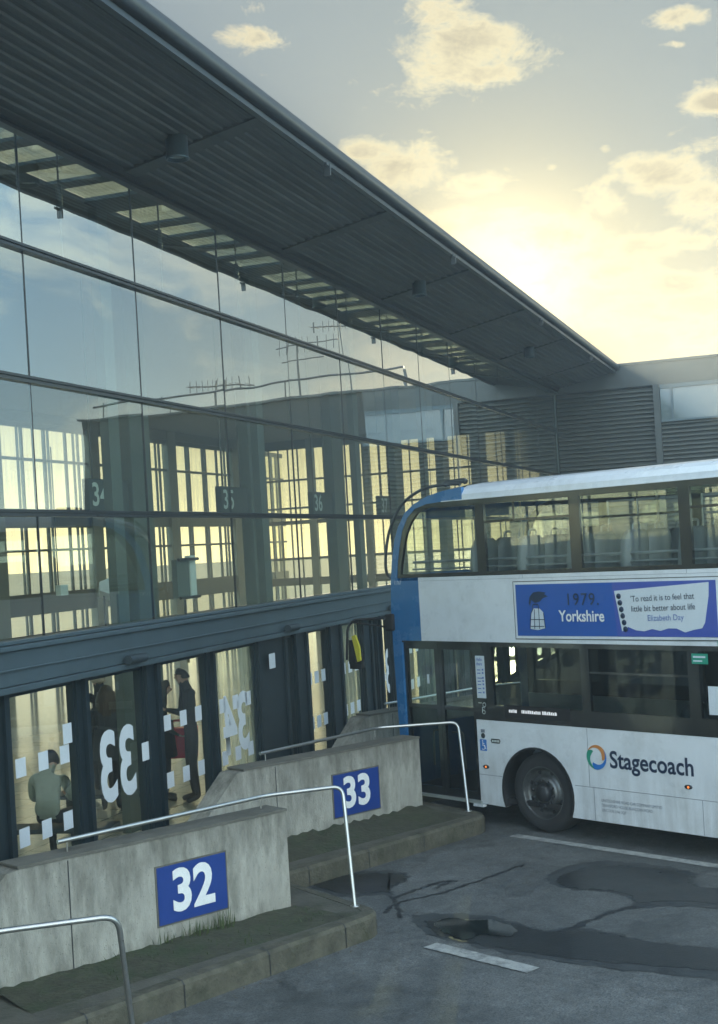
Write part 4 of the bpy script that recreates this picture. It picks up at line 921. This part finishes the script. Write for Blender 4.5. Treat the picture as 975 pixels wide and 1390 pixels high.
# ------------------------------------------------------------------ people
def person(label, loc, rz, J, R_, top, legs, hair, long_hair=False, coat_z=None, bald=False, group=None):
    """J: joint positions (x = forward), edges by name; one skinned body with clothes by region; face, ears and fingers are part of it"""
    P = empty('person', loc, rz, label, 'person', group)
    E_ = [('pel', 'sp'), ('sp', 'ch'), ('ch', 'nk'), ('nk', 'hd'), ('hd', 'ht')]
    for s in 'lr': E_ += [('pel', 'h'+s), ('h'+s, 'k'+s), ('k'+s, 'a'+s), ('a'+s, 't'+s), ('ch', 's'+s), ('s'+s, 'e'+s), ('e'+s, 'w'+s), ('w'+s, 'p'+s)]
    J = dict(J); R_ = dict(R_)
    # face and fingers as short chains rooted in head and palm
    hd, ht = Vector(J['hd']), Vector(J['ht']); upv = (ht-hd).normalized(); fwd = Vector(J.get('face', (1, 0, 0))).normalized(); side = upv.cross(fwd).normalized()
    J['no'] = hd+fwd*.115+upv*.035; R_['no'] = .012; E_.append(('hd', 'no'))
    for s, q in (('l', 1), ('r', -1)):
        J['er'+s] = hd+side*q*.088+upv*.045; R_['er'+s] = .014; E_.append(('hd', 'er'+s))
        w_, p_ = Vector(J['w'+s]), Vector(J['p'+s]); d = (p_-w_).normalized(); sd_ = d.cross(Vector((1, 0, 0)) if abs(d.x) < .8 else Vector((0, 0, 1))).normalized(); cu_ = sd_.cross(d).normalized()
        for i in range(4):
            o_ = (i-1.5)*.019; ln = (.066, .078, .074, .058)[i]
            a, b_ = f'f{i}a{s}', f'f{i}b{s}'
            J[a] = p_+sd_*o_+d*ln*.5; J[b_] = p_+sd_*o_*1.05+d*ln*.9+cu_*ln*.3; R_[a] = .0085; R_[b_] = .0075; E_ += [('p'+s, a), (a, b_)]
        J['th'+s] = w_.lerp(p_, .35)+sd_*.045+d*.02+cu_*.015; R_['th'+s] = .009; E_.append(('w'+s, 'th'+s))
    keys = list(J); idx = {k: i for i, k in enumerate(keys)}
    me = bpy.data.meshes.new('body'); me.from_pydata([tuple(J[k]) for k in keys], [(idx[a], idx[b_]) for a, b_ in E_ if a in idx and b_ in idx], [])
    o = bpy.data.objects.new('body', me); COL.objects.link(o)
    m = o.modifiers.new('skin', 'SKIN'); m.use_smooth_shade = True; m.branch_smoothing = .6
    ss = o.modifiers.new('sub', 'SUBSURF'); ss.levels = 2; ss.render_levels = 2
    for k in keys:
        r = R_.get(k, .05); me.skin_vertices[0].data[idx[k]].radius = (r, r) if not isinstance(r, tuple) else r
        me.skin_vertices[0].data[idx[k]].use_root = (k == 'pel')
    dg = bpy.context.evaluated_depsgraph_get(); dg.update(); m2 = bpy.data.meshes.new_from_object(o.evaluated_get(dg)); bpy.data.objects.remove(o)
    m2.name = 'body'; m2.materials.clear()
    for mm in (M_skin, top, legs, M_shoe): m2.materials.append(mm)
    def seg(c, a, b_):
        a, b_ = Vector(J[a]), Vector(J[b_]); t = max(0, min(1, (c-a).dot(b_-a)/max(1e-6, (b_-a).length_squared))); return (c-(a+(b_-a)*t)).length
    reg = [(0, 'hd', 'ht'), (0, 'nk', 'hd'), (1, 'ch', 'nk'), (1, 'sp', 'ch'), (1, 'pel', 'sp')]
    for s in 'lr': reg += [(2, 'h'+s, 'k'+s), (2, 'k'+s, 'a'+s), (3, 'a'+s, 't'+s), (1, 'ch', 's'+s), (1, 's'+s, 'e'+s), (1, 'e'+s, 'w'+s), (0, 'w'+s, 'p'+s), (0, 'p'+s, 'f1b'+s), (2, 'pel', 'h'+s)]
    for p in m2.polygons:
        c_ = p.center; best = min(reg, key=lambda r: seg(c_, r[1], r[2])-(.03 if r[0] == 1 else 0)); p.material_index = best[0]; p.use_smooth = True
    b = bpy.data.objects.new('body', m2); COL.objects.link(b); b.parent = P
    # hair: cap over the back and top of the skull
    g = MB(); n_, k_ = 14, 18; c_ = hd+upv*.045; vs = []
    for i in range(n_+1):
        th = math.pi*i/n_
        for j in range(k_):
            ph = 2*math.pi*j/k_; dv = upv*math.cos(th)+(fwd*math.cos(ph)+side*math.sin(ph))*math.sin(th)
            f_ = dv.dot(fwd); r = .112 if f_ < .35 else .112-.05*(f_-.35)
            if math.cos(th) < -.25 and not long_hair: r = .08
            if math.cos(th) < .25 and f_ > .25: r = .06
            vs.append(c_+Vector((dv.x*r, dv.y*r*.9, dv.z*r*1.12))*(1+random.uniform(-.02, .02)))
    g.add(vs, [(i*k_+j, (i+1)*k_+j, (i+1)*k_+(j+1) % k_, i*k_+(j+1) % k_) for i in range(n_) for j in range(k_)], True)
    if long_hair:
        for j in range(22):
            a = rad(95+170*j/21); st0 = c_+(fwd*math.cos(a)+side*math.sin(a))*.088+upv*.03; l = random.uniform(.28, .38)
            g.tube([st0, st0+Vector((0, 0, -.12))+(fwd*math.cos(a)+side*math.sin(a))*.03, st0+Vector((0, 0, -l*.7))+(fwd*math.cos(a)+side*math.sin(a))*.035, st0+Vector((0, 0, -l))+(fwd*math.cos(a)+side*math.sin(a))*.02], [.03, .032, .026, .008], 6)
    g.build('hair', hair, P, fix=False)
    if coat_z:                           # skirt of the coat
        g = MB(); pv = Vector(J['pel']); n_ = 20; vs = []
        for (z, rx, ry) in ((pv.z+.20, .145, .175), (pv.z+.05, .155, .19), ((pv.z+coat_z)/2, .17, .205), (coat_z, .185, .215)):
            for j in range(n_): a = 2*math.pi*j/n_; w_ = 1+.05*math.sin(a*5); vs.append((pv.x+rx*math.cos(a)*w_, pv.y+ry*math.sin(a)*w_, z))
        g.add(vs, [(i*n_+j, i*n_+(j+1) % n_, (i+1)*n_+(j+1) % n_, (i+1)*n_+j) for i in range(3) for j in range(n_)], True); g.build('coat_skirt', top, P)
    return P
M_shoe = mat('black shoe leather', (.012, .012, .012), .5, 0, .1)
M_cdark = mat('black jacket cloth', (.016, .018, .02), .85, 0, .2, 20)
M_cgrey = mat('dark grey coat cloth', (.04, .045, .05), .9, 0, .2, 20)
M_cpale = mat('pale sage sweatshirt', (.32, .36, .31), .9, 0, .12, 12, .2, 18)
M_jean = mat('dark trousers', (.02, .025, .035), .85, 0, .2, 20)
M_hdark = mat('dark brown hair', (.02, .014, .01), .6, 0, .3, 30)
M_hfair = mat('light brown long hair', (.07, .05, .03), .6, 0, .35, 30)
M_hgrey = mat('greying fair hair', (.30, .25, .18), .6, 0, .3, 30)
M_red = mat('red bag fabric', (.50, .02, .05), .7, 0, .15, 10)
def standing(h=1.75, armL=None, armR=None, lean=0.0, look=(1, 0, 0), nod=0.0):
    k = h/1.75
    J = {'pel': (0, 0, .95), 'sp': (.01+lean*.3, 0, 1.12), 'ch': (lean*.7, 0, 1.34), 'nk': (lean*.9+.01, 0, 1.50), 'hd': (lean+.025+nod*.3, 0, 1.585), 'ht': (lean+.03+nod, 0, 1.70)}
    for s, q in (('l', 1), ('r', -1)):
        J['h'+s] = (0, q*.09, .90); J['k'+s] = (.03, q*.10, .49); J['a'+s] = (-.02, q*.10, .08); J['t'+s] = (.15, q*.12, .035)
        J['s'+s] = (lean*.8, q*.185, 1.43); J['e'+s] = (lean*.6-.04, q*.245, 1.14); J['w'+s] = (lean*.5+.05, q*.25, .90); J['p'+s] = (lean*.5+.07, q*.25, .82)
    if armL: J['el'], J['wl'], J['pl'] = armL
    if armR: J['er_'], J['wr'], J['pr'] = armR; J['er'] = J.pop('er_')
    J = {a: tuple(c*k for c in b_) for a, b_ in J.items()}; J['face'] = look
    return J
RAD = {'pel': (.15, .115), 'sp': (.14, .105), 'ch': (.165, .12), 'nk': .058, 'hd': (.078, .09), 'ht': (.07, .08), 'hl': .095, 'hr': .095, 'kl': .062, 'kr': .062, 'al': .042, 'ar': .042, 'tl': (.042, .03), 'tr': (.042, .03),
       'sl': .07, 'sr': .07, 'el': .047, 'er': .047, 'wl': .03, 'wr': .03, 'pl': (.035, .016), 'pr': (.035, .016)}
def wl(px, py, z=PZ): p = at(px, py, z); return (p.x, p.y, z)
# facing: 0 = +X world. inward normal direction angle:
AIN = math.atan2(-N[1], -N[0])
def Pf(J): f = J.pop('face'); return J, f
def mk(label, loc, rz, J, top, legs, hair, **k):
    f = J.get('face'); return person(label, loc, rz, J, RAD, top, legs, hair, **k)
mk('woman with long fair hair in a dark jacket seen from behind through the 33 door', wl(153, 1101), rad(100), standing(1.70, armL=((.10, .25, 1.12), (.28, .10, 1.16), (.35, .05, 1.18)), armR=((.10, -.25, 1.12), (.28, -.10, 1.16), (.35, -.05, 1.18)), nod=.03), M_cgrey, M_jean, M_hfair, long_hair=True, coat_z=.70)
mk('grey haired person in a black coat just behind the long haired woman', wl(144, 1086), rad(120), standing(1.83, nod=.02), M_cdark, M_jean, M_hgrey, coat_z=.75)
wp = mk('dark haired woman in black standing sideways with a red bag', wl(227, 1087), rad(10), standing(1.68, armL=((.02, .24, 1.12), (.17, .20, .98), (.24, .19, .95)), armR=((.02, -.24, 1.12), (.17, -.20, .98), (.24, -.19, .95)), nod=.05), M_cdark, M_jean, M_hdark, long_hair=True, coat_z=.62)
mk('tall man in a dark jacket looking down at his hands by the door', wl(266, 1088), rad(200), standing(1.88, armL=((.08, .24, 1.14), (.30, .10, 1.20), (.37, .07, 1.23)), armR=((.08, -.24, 1.14), (.30, -.10, 1.20), (.37, -.07, 1.23)), nod=.07, lean=.03), M_cdark, M_jean, M_hdark)
mk('person in black half hidden by the dark door posts right of door 34', wl(378, 1062), rad(150), standing(1.66), M_cdark, M_jean, M_hdark, long_hair=True, coat_z=.7)
# seated man
J = {'pel': (0, 0, .10), 'sp': (-.03, 0, .26), 'ch': (.04, 0, .47), 'nk': (.10, 0, .60), 'hd': (.155, 0, .665), 'ht': (.20, 0, .765), 'face': (.8, 0, -.5)}
for s, q in (('l', 1), ('r', -1)):
    J['h'+s] = (.05, q*.10, .08); J['k'+s] = (.46, q*.14, .09); J['a'+s] = (.44, q*.13, -.36); J['t'+s] = (.60, q*.15, -.41)
    J['s'+s] = (.07, q*.18, .54); J['e'+s] = (.18, q*.24, .28); J['w'+s] = (.38, q*.10, .26); J['p'+s] = (.45, q*.06, .28)
sp_ = at(66, 1122, .60)
person('man in a pale sage sweatshirt sitting on a bench with his back to the glass', (sp_.x, sp_.y, .60), rad(82), J, RAD, M_cpale, M_jean, M_hdark)
def bench(loc, rz, label):
    r = empty('bench', loc, rz, label, 'bench', None)
    g = MB(); 
    g.box(-.19, .19, -.75, .75, .40, .45); g.build('seat', M_steel_dk, r, bevel=.01)
    for y in (-.5, .5): g = MB(); g.box(-.05, .05, y-.03, y+.03, .02, .40); g.box(-.18, .18, y-.03, y+.03, 0, .02); g.build('leg', M_steel_dk, r)
bench((sp_.x+.02, sp_.y+.02, PZ), rad(82), 'dark perforated bench under the man in the sage sweatshirt')
b2 = at(158, 1112, PZ); bench((b2.x, b2.y-.5, PZ), rad(82), 'dark bench in front of the long haired woman behind door 33')
# red bag hanging from the woman's hands
bp_ = at(246, 1010, .98); rb = empty('bag', (bp_.x, bp_.y-.22, .72), rad(5), 'large red shopping bag held by the dark haired woman', 'bag')
bp_ = at(246, 1030, .70); rb.location = (bp_.x, bp_.y, .72)
g = MB(); g.prism([(-.24, 0), (.24, 0), (.26, .42), (-.26, .42)], -.08, .08, 'y'); g.build('bag_body', M_red, rb, bevel=.02)
g = MB(); g.tube(fillet([(-.12, -.06, .37), (-.10, -.05, .52), (.10, -.05, .52), (.12, -.06, .37)], .06), .01, 6); g.tube(fillet([(-.12, .06, .37), (-.10, .05, .52), (.10, .05, .52), (.12, .06, .37)], .06), .01, 6); g.build('handle', M_red, rb)
# ------------------------------------------------------------------ sun, sky
def build_world():
    w = bpy.data.worlds.new('World'); sc.world = w; w.use_nodes = True; nt = w.node_tree; nt.nodes.clear(); L = nt.links.new; nd = nt.nodes.new
    out = nd('ShaderNodeOutputWorld'); bg = nd('ShaderNodeBackground'); bg.inputs[1].default_value = .15; L(bg.outputs[0], out.inputs[0])
    sky = nd('ShaderNodeTexSky'); sky.sky_type = 'NISHITA'; sky.sun_disc = False; sky.sun_elevation = SUN_EL; sky.sun_rotation = SUN_AZ
    sky.air_density = 1.0; sky.dust_density = 1.2; sky.ozone_density = 1.5; sky.altitude = 50
    tc = nd('ShaderNodeTexCoord'); g = tc.outputs['Generated']
    def M(op, a, b=None, c=None, clamp=False):
        n = nd('ShaderNodeMath'); n.operation = op; n.use_clamp = clamp
        for i, v in enumerate((a, b, c)):
            if v is None: continue
            if isinstance(v, (int, float)): n.inputs[i].default_value = v
            else: L(v, n.inputs[i])
        return n.outputs[0]
    def mixc(f, a, b):
        n = nd('ShaderNodeMix'); n.data_type = 'RGBA'; n.clamp_factor = True
        for i, v in ((0, f), (6, a), (7, b)):
            if isinstance(v, tuple): n.inputs[i].default_value = (*v, 1)
            elif isinstance(v, (int, float)): n.inputs[i].default_value = v
            else: L(v, n.inputs[i])
        return n.outputs[2]
    def dotc(v):
        n = nd('ShaderNodeVectorMath'); n.operation = 'DOT_PRODUCT'; L(g, n.inputs[0]); n.inputs[1].default_value = v; return n.outputs['Value']
    sep = nd('ShaderNodeSeparateXYZ'); L(g, sep.inputs[0]); X, Y, Z = sep.outputs
    sd = (math.sin(SUN_AZ)*math.cos(SUN_EL), math.cos(SUN_AZ)*math.cos(SUN_EL), math.sin(SUN_EL))
    cs = M('MAXIMUM', dotc(sd), 0.0)
    # soft veil of lit haze around the sun
    glow1 = M('POWER', cs, 600.0); glow2 = M('POWER', cs, 170.0); glow3 = M('POWER', cs, 14.0)
    # cloud noise: planar layer seen in perspective
    zz = M('MAXIMUM', M('ADD', Z, .10), .03)
    cv = nd('ShaderNodeCombineXYZ'); L(M('DIVIDE', X, zz), cv.inputs[0]); L(M('MULTIPLY', M('DIVIDE', Y, zz), .8), cv.inputs[1]); cv.inputs[2].default_value = .37
    def noise(scale, det, off, rough=.6, dist=.3):
        mp = nd('ShaderNodeMapping'); mp.inputs['Location'].default_value = off; L(cv.outputs[0], mp.inputs[0])
        n = nd('ShaderNodeTexNoise'); n.inputs['Scale'].default_value = scale; n.inputs['Detail'].default_value = det; n.inputs['Roughness'].default_value = rough; n.inputs['Distortion'].default_value = dist
        L(mp.outputs[0], n.inputs['Vector']); return n.outputs[0]
    n1 = noise(1.1, 8, (3.1, 1.2, 0)); n2 = noise(4.5, 8, (0, 5, 2), .65)
    # angular noise for the ragged outlines
    def anoise(scale, off, det=8, rough=.62, st=(1, 1, 1.8)):
        mp = nd('ShaderNodeMapping'); mp.inputs['Location'].default_value = off; mp.inputs['Scale'].default_value = st; L(g, mp.inputs[0])
        n = nd('ShaderNodeTexNoise'); n.inputs['Scale'].default_value = scale; n.inputs['Detail'].default_value = det; n.inputs['Roughness'].default_value = rough; n.inputs['Distortion'].default_value = .6
        L(mp.outputs[0], n.inputs['Vector']); return n.outputs[0]
    a1 = anoise(14, (1, 2, 3)); a2 = anoise(38, (4, 1, 0), 8, .68); a3 = anoise(110, (2, 7, 0), 5, .7)
    dens = M('MULTIPLY', M('SUBTRACT', n1, .55), 1.6)
    yy = M('MAXIMUM', Y, .05); U = M('DIVIDE', X, yy); V = M('DIVIDE', Z, yy)
    blobs = [(625,60,75,50,1.0),(600,20,60,30,.8),(655,100,45,22,.8),(335,50,45,22,.75),(345,10,30,16,.5),(930,22,40,18,.9),(922,60,25,6,.6),(965,140,34,14,.95),(822,200,14,12,.7),(750,228,10,6,.45),
             (905,235,70,32,.95),(960,270,55,38,.95),(830,275,34,26,.6),(545,235,70,32,.8),(640,255,50,20,.8),(500,205,45,14,.7),(720,325,110,30,.85),(880,330,90,26,.8),(800,370,120,26,.7),(930,385,90,22,.85),(870,430,90,30,.8),(945,450,50,30,.9),(760,420,60,60,.5),(590,290,70,18,.7),(680,290,50,12,.45),(850,240,40,18,.6),(800,335,60,12,.6),(930,330,50,14,.8),(760,380,80,14,.6),(860,405,60,12,.6),(110,250,210,100,.9)]
    tot = None
    for (px, py, rx, ry, k) in blobs:
        d = ray(px, py); u0, v0 = d[0], d[2]
        e = M('ADD', M('POWER', M('ABSOLUTE', M('MULTIPLY', M('SUBTRACT', U, u0), FPX/rx)), 2.0), M('POWER', M('ABSOLUTE', M('MULTIPLY', M('SUBTRACT', V, v0), FPX/ry)), 2.0))
        w_ = M('MULTIPLY', M('POWER', 2.718, M('MULTIPLY', e, -.8)), k)
        tot = w_ if tot is None else M('MAXIMUM', tot, w_)
    tot = M('MULTIPLY', tot, M('GREATER_THAN', Y, .1))
    rag = M('ADD', M('MULTIPLY', M('SUBTRACT', a1, .5), 2.6), M('ADD', M('MULTIPLY', M('SUBTRACT', a2, .5), 1.3), M('MULTIPLY', M('SUBTRACT', a3, .5), .4)))
    d1 = M('ADD', M('MULTIPLY', tot, 1.25), M('MULTIPLY', rag, .9)); d1 = M('SUBTRACT', d1, .38)
    # outside the framed part of the sky the planar layer takes over
    inview = M('MULTIPLY', M('GREATER_THAN', Y, 0), M('SUBTRACT', 1.0, M('MULTIPLY', M('SUBTRACT', M('ABSOLUTE', U), .30), 8.0), clamp=True))
    inview = M('MAXIMUM', M('MINIMUM', inview, 1.0), 0.0)
    a4 = anoise(4.2, (7.3, 2.2, 1.0), 9, .62, (1, 1, 2.2)); d2 = M('ADD', M('MULTIPLY', M('SUBTRACT', a4, .50), 3.2), M('MULTIPLY', M('SUBTRACT', n2, .5), .5))
    dn = M('ADD', M('MULTIPLY', d1, inview), M('MULTIPLY', d2, M('SUBTRACT', 1.0, inview)))
    cov = M('MULTIPLY', dn, 2.1, clamp=True); thick = M('MULTIPLY', M('SUBTRACT', dn, .34), 1.7, clamp=True)
    # grade: grey-blue high sky, cream toward the sun
    lowg = M('MULTIPLY', M('POWER', 2.718, M('MULTIPLY', M('MAXIMUM', Z, 0.0), -9.0)), M('POWER', cs, 2.0))
    veil = M('ADD', M('ADD', M('MULTIPLY', glow2, .8), M('MULTIPLY', glow3, .10)), M('ADD', M('MULTIPLY', lowg, .55), M('MULTIPLY', M('MULTIPLY', M('SUBTRACT', .275, Z), 5.5, clamp=True), M('MULTIPLY', M('POWER', cs, 9.0), .62))), clamp=True)
    base = nd('ShaderNodeVectorMath'); base.operation = 'MULTIPLY'; L(sky.outputs[0], base.inputs[0]); base.inputs[1].default_value = SKYMUL
    capd = nd('ShaderNodeVectorMath'); capd.operation = 'MINIMUM'; L(base.outputs[0], capd.inputs[0]); capd.inputs[1].default_value = (2.4, 3.2, 3.85)
    s1 = mixc(veil, capd.outputs[0], (8.2, 7.2, 4.2))
    lit = mixc(M('MULTIPLY', glow3, 1.2, clamp=True), (7.6, 6.6, 5.0), (9.8, 8.7, 5.4)); dark = mixc(glow3, (4.4, 4.2, 3.5), (5.9, 5.0, 3.2))
    cc = mixc(thick, lit, dark)
    s2 = mixc(M('MULTIPLY', cov, .85), s1, cc)
    add = nd('ShaderNodeMix'); add.data_type = 'RGBA'; add.blend_type = 'ADD'; L(M('MULTIPLY', glow1, .9), add.inputs[0]); L(s2, add.inputs[6]); add.inputs[7].default_value = (9, 8, 5.5, 1)
    lowb = M('MULTIPLY', M('POWER', 2.718, M('MULTIPLY', M('MAXIMUM', Z, 0.0), -15.0)), M('POWER', cs, 3.0))
    ad2 = nd('ShaderNodeMix'); ad2.data_type = 'RGBA'; ad2.blend_type = 'ADD'; L(lowb, ad2.inputs[0]); L(add.outputs[2], ad2.inputs[6]); ad2.inputs[7].default_value = (21, 18.5, 11, 1)
    # sky behind and overhead is boosted to lift the shaded side
    F = M('MULTIPLY_ADD', M('MULTIPLY', M('SUBTRACT', .86, dotc(sd)), .95, clamp=True), AMB, .667)
    fm = nd('ShaderNodeVectorMath'); fm.operation = 'SCALE'; L(ad2.outputs[2], fm.inputs[0]); L(F, fm.inputs['Scale'])
    cool = mixc(M('MULTIPLY', M('SUBTRACT', .90, dotc(sd)), 4.0, clamp=True), (1.0, 1.0, 1.0), (.74, 1.08, 1.34))
    cool = mixc(M('MULTIPLY', M('SUBTRACT', .35, dotc(sd)), 1.5, clamp=True), cool, (1.0, 1.03, 1.02))
    fc = nd('ShaderNodeVectorMath'); fc.operation = 'MULTIPLY'; L(fm.outputs[0], fc.inputs[0]); L(cool, fc.inputs[1])
    L(fc.outputs[0], bg.inputs[0])
SKYMUL = (.9, 1.0, 1.0)
AMB = 5.8
build_world()
sl = bpy.data.lights.new('sun', 'SUN'); sl.energy = 5.0; sl.angle = rad(.5); sl.color = (1, .90, .62)
so2 = bpy.data.objects.new('sun', sl); COL.objects.link(so2)
sdv = Vector((math.sin(SUN_AZ)*math.cos(SUN_EL), math.cos(SUN_AZ)*math.cos(SUN_EL), math.sin(SUN_EL)))
so2.rotation_euler = sdv.to_track_quat('Z', 'Y').to_euler()
# ------------------------------------------------------------------ thin scattering volume added to imitate the veil of lens flare
hz, nt = newmat('thin haze'); vo = nt.nodes.new('ShaderNodeVolumeScatter'); ho = nt.nodes.new('ShaderNodeOutputMaterial'); nt.links.new(vo.outputs[0], ho.inputs['Volume'])
vo.inputs['Color'].default_value = (.90, .97, 1, 1); vo.inputs['Density'].default_value = .0045; vo.inputs['Anisotropy'].default_value = .5
g = MB(); g.box(-60, 60, -12, 75, -2, 10.5); tag(g.build('flare_haze', hz), kind='structure')
# ------------------------------------------------------------------ camera
cam = bpy.data.cameras.new('camera'); co = bpy.data.objects.new('camera', cam); COL.objects.link(co)
cam.sensor_fit = 'AUTO'; cam.sensor_width = 36; cam.lens = FPX/1390*36; cam.shift_x = 0.5/1390; cam.shift_y = 50/1390; cam.clip_end = 3000
co.location = (0, 0, CAMH)
co.matrix_world = Matrix.Translation((0, 0, CAMH)) @ Matrix.Rotation(rad(90), 4, 'X') @ Matrix.Rotation(-ROLL, 4, 'Z')
sc.camera = co
sc.view_settings.view_transform = 'Standard'; sc.view_settings.look = 'None'; sc.view_settings.exposure = 0
c = sc.cycles; c.max_bounces = 8; c.diffuse_bounces = 3; c.glossy_bounces = 4; c.transmission_bounces = 6; c.transparent_max_bounces = 24; c.caustics_reflective = False; c.caustics_refractive = False
c.sample_clamp_indirect = 6
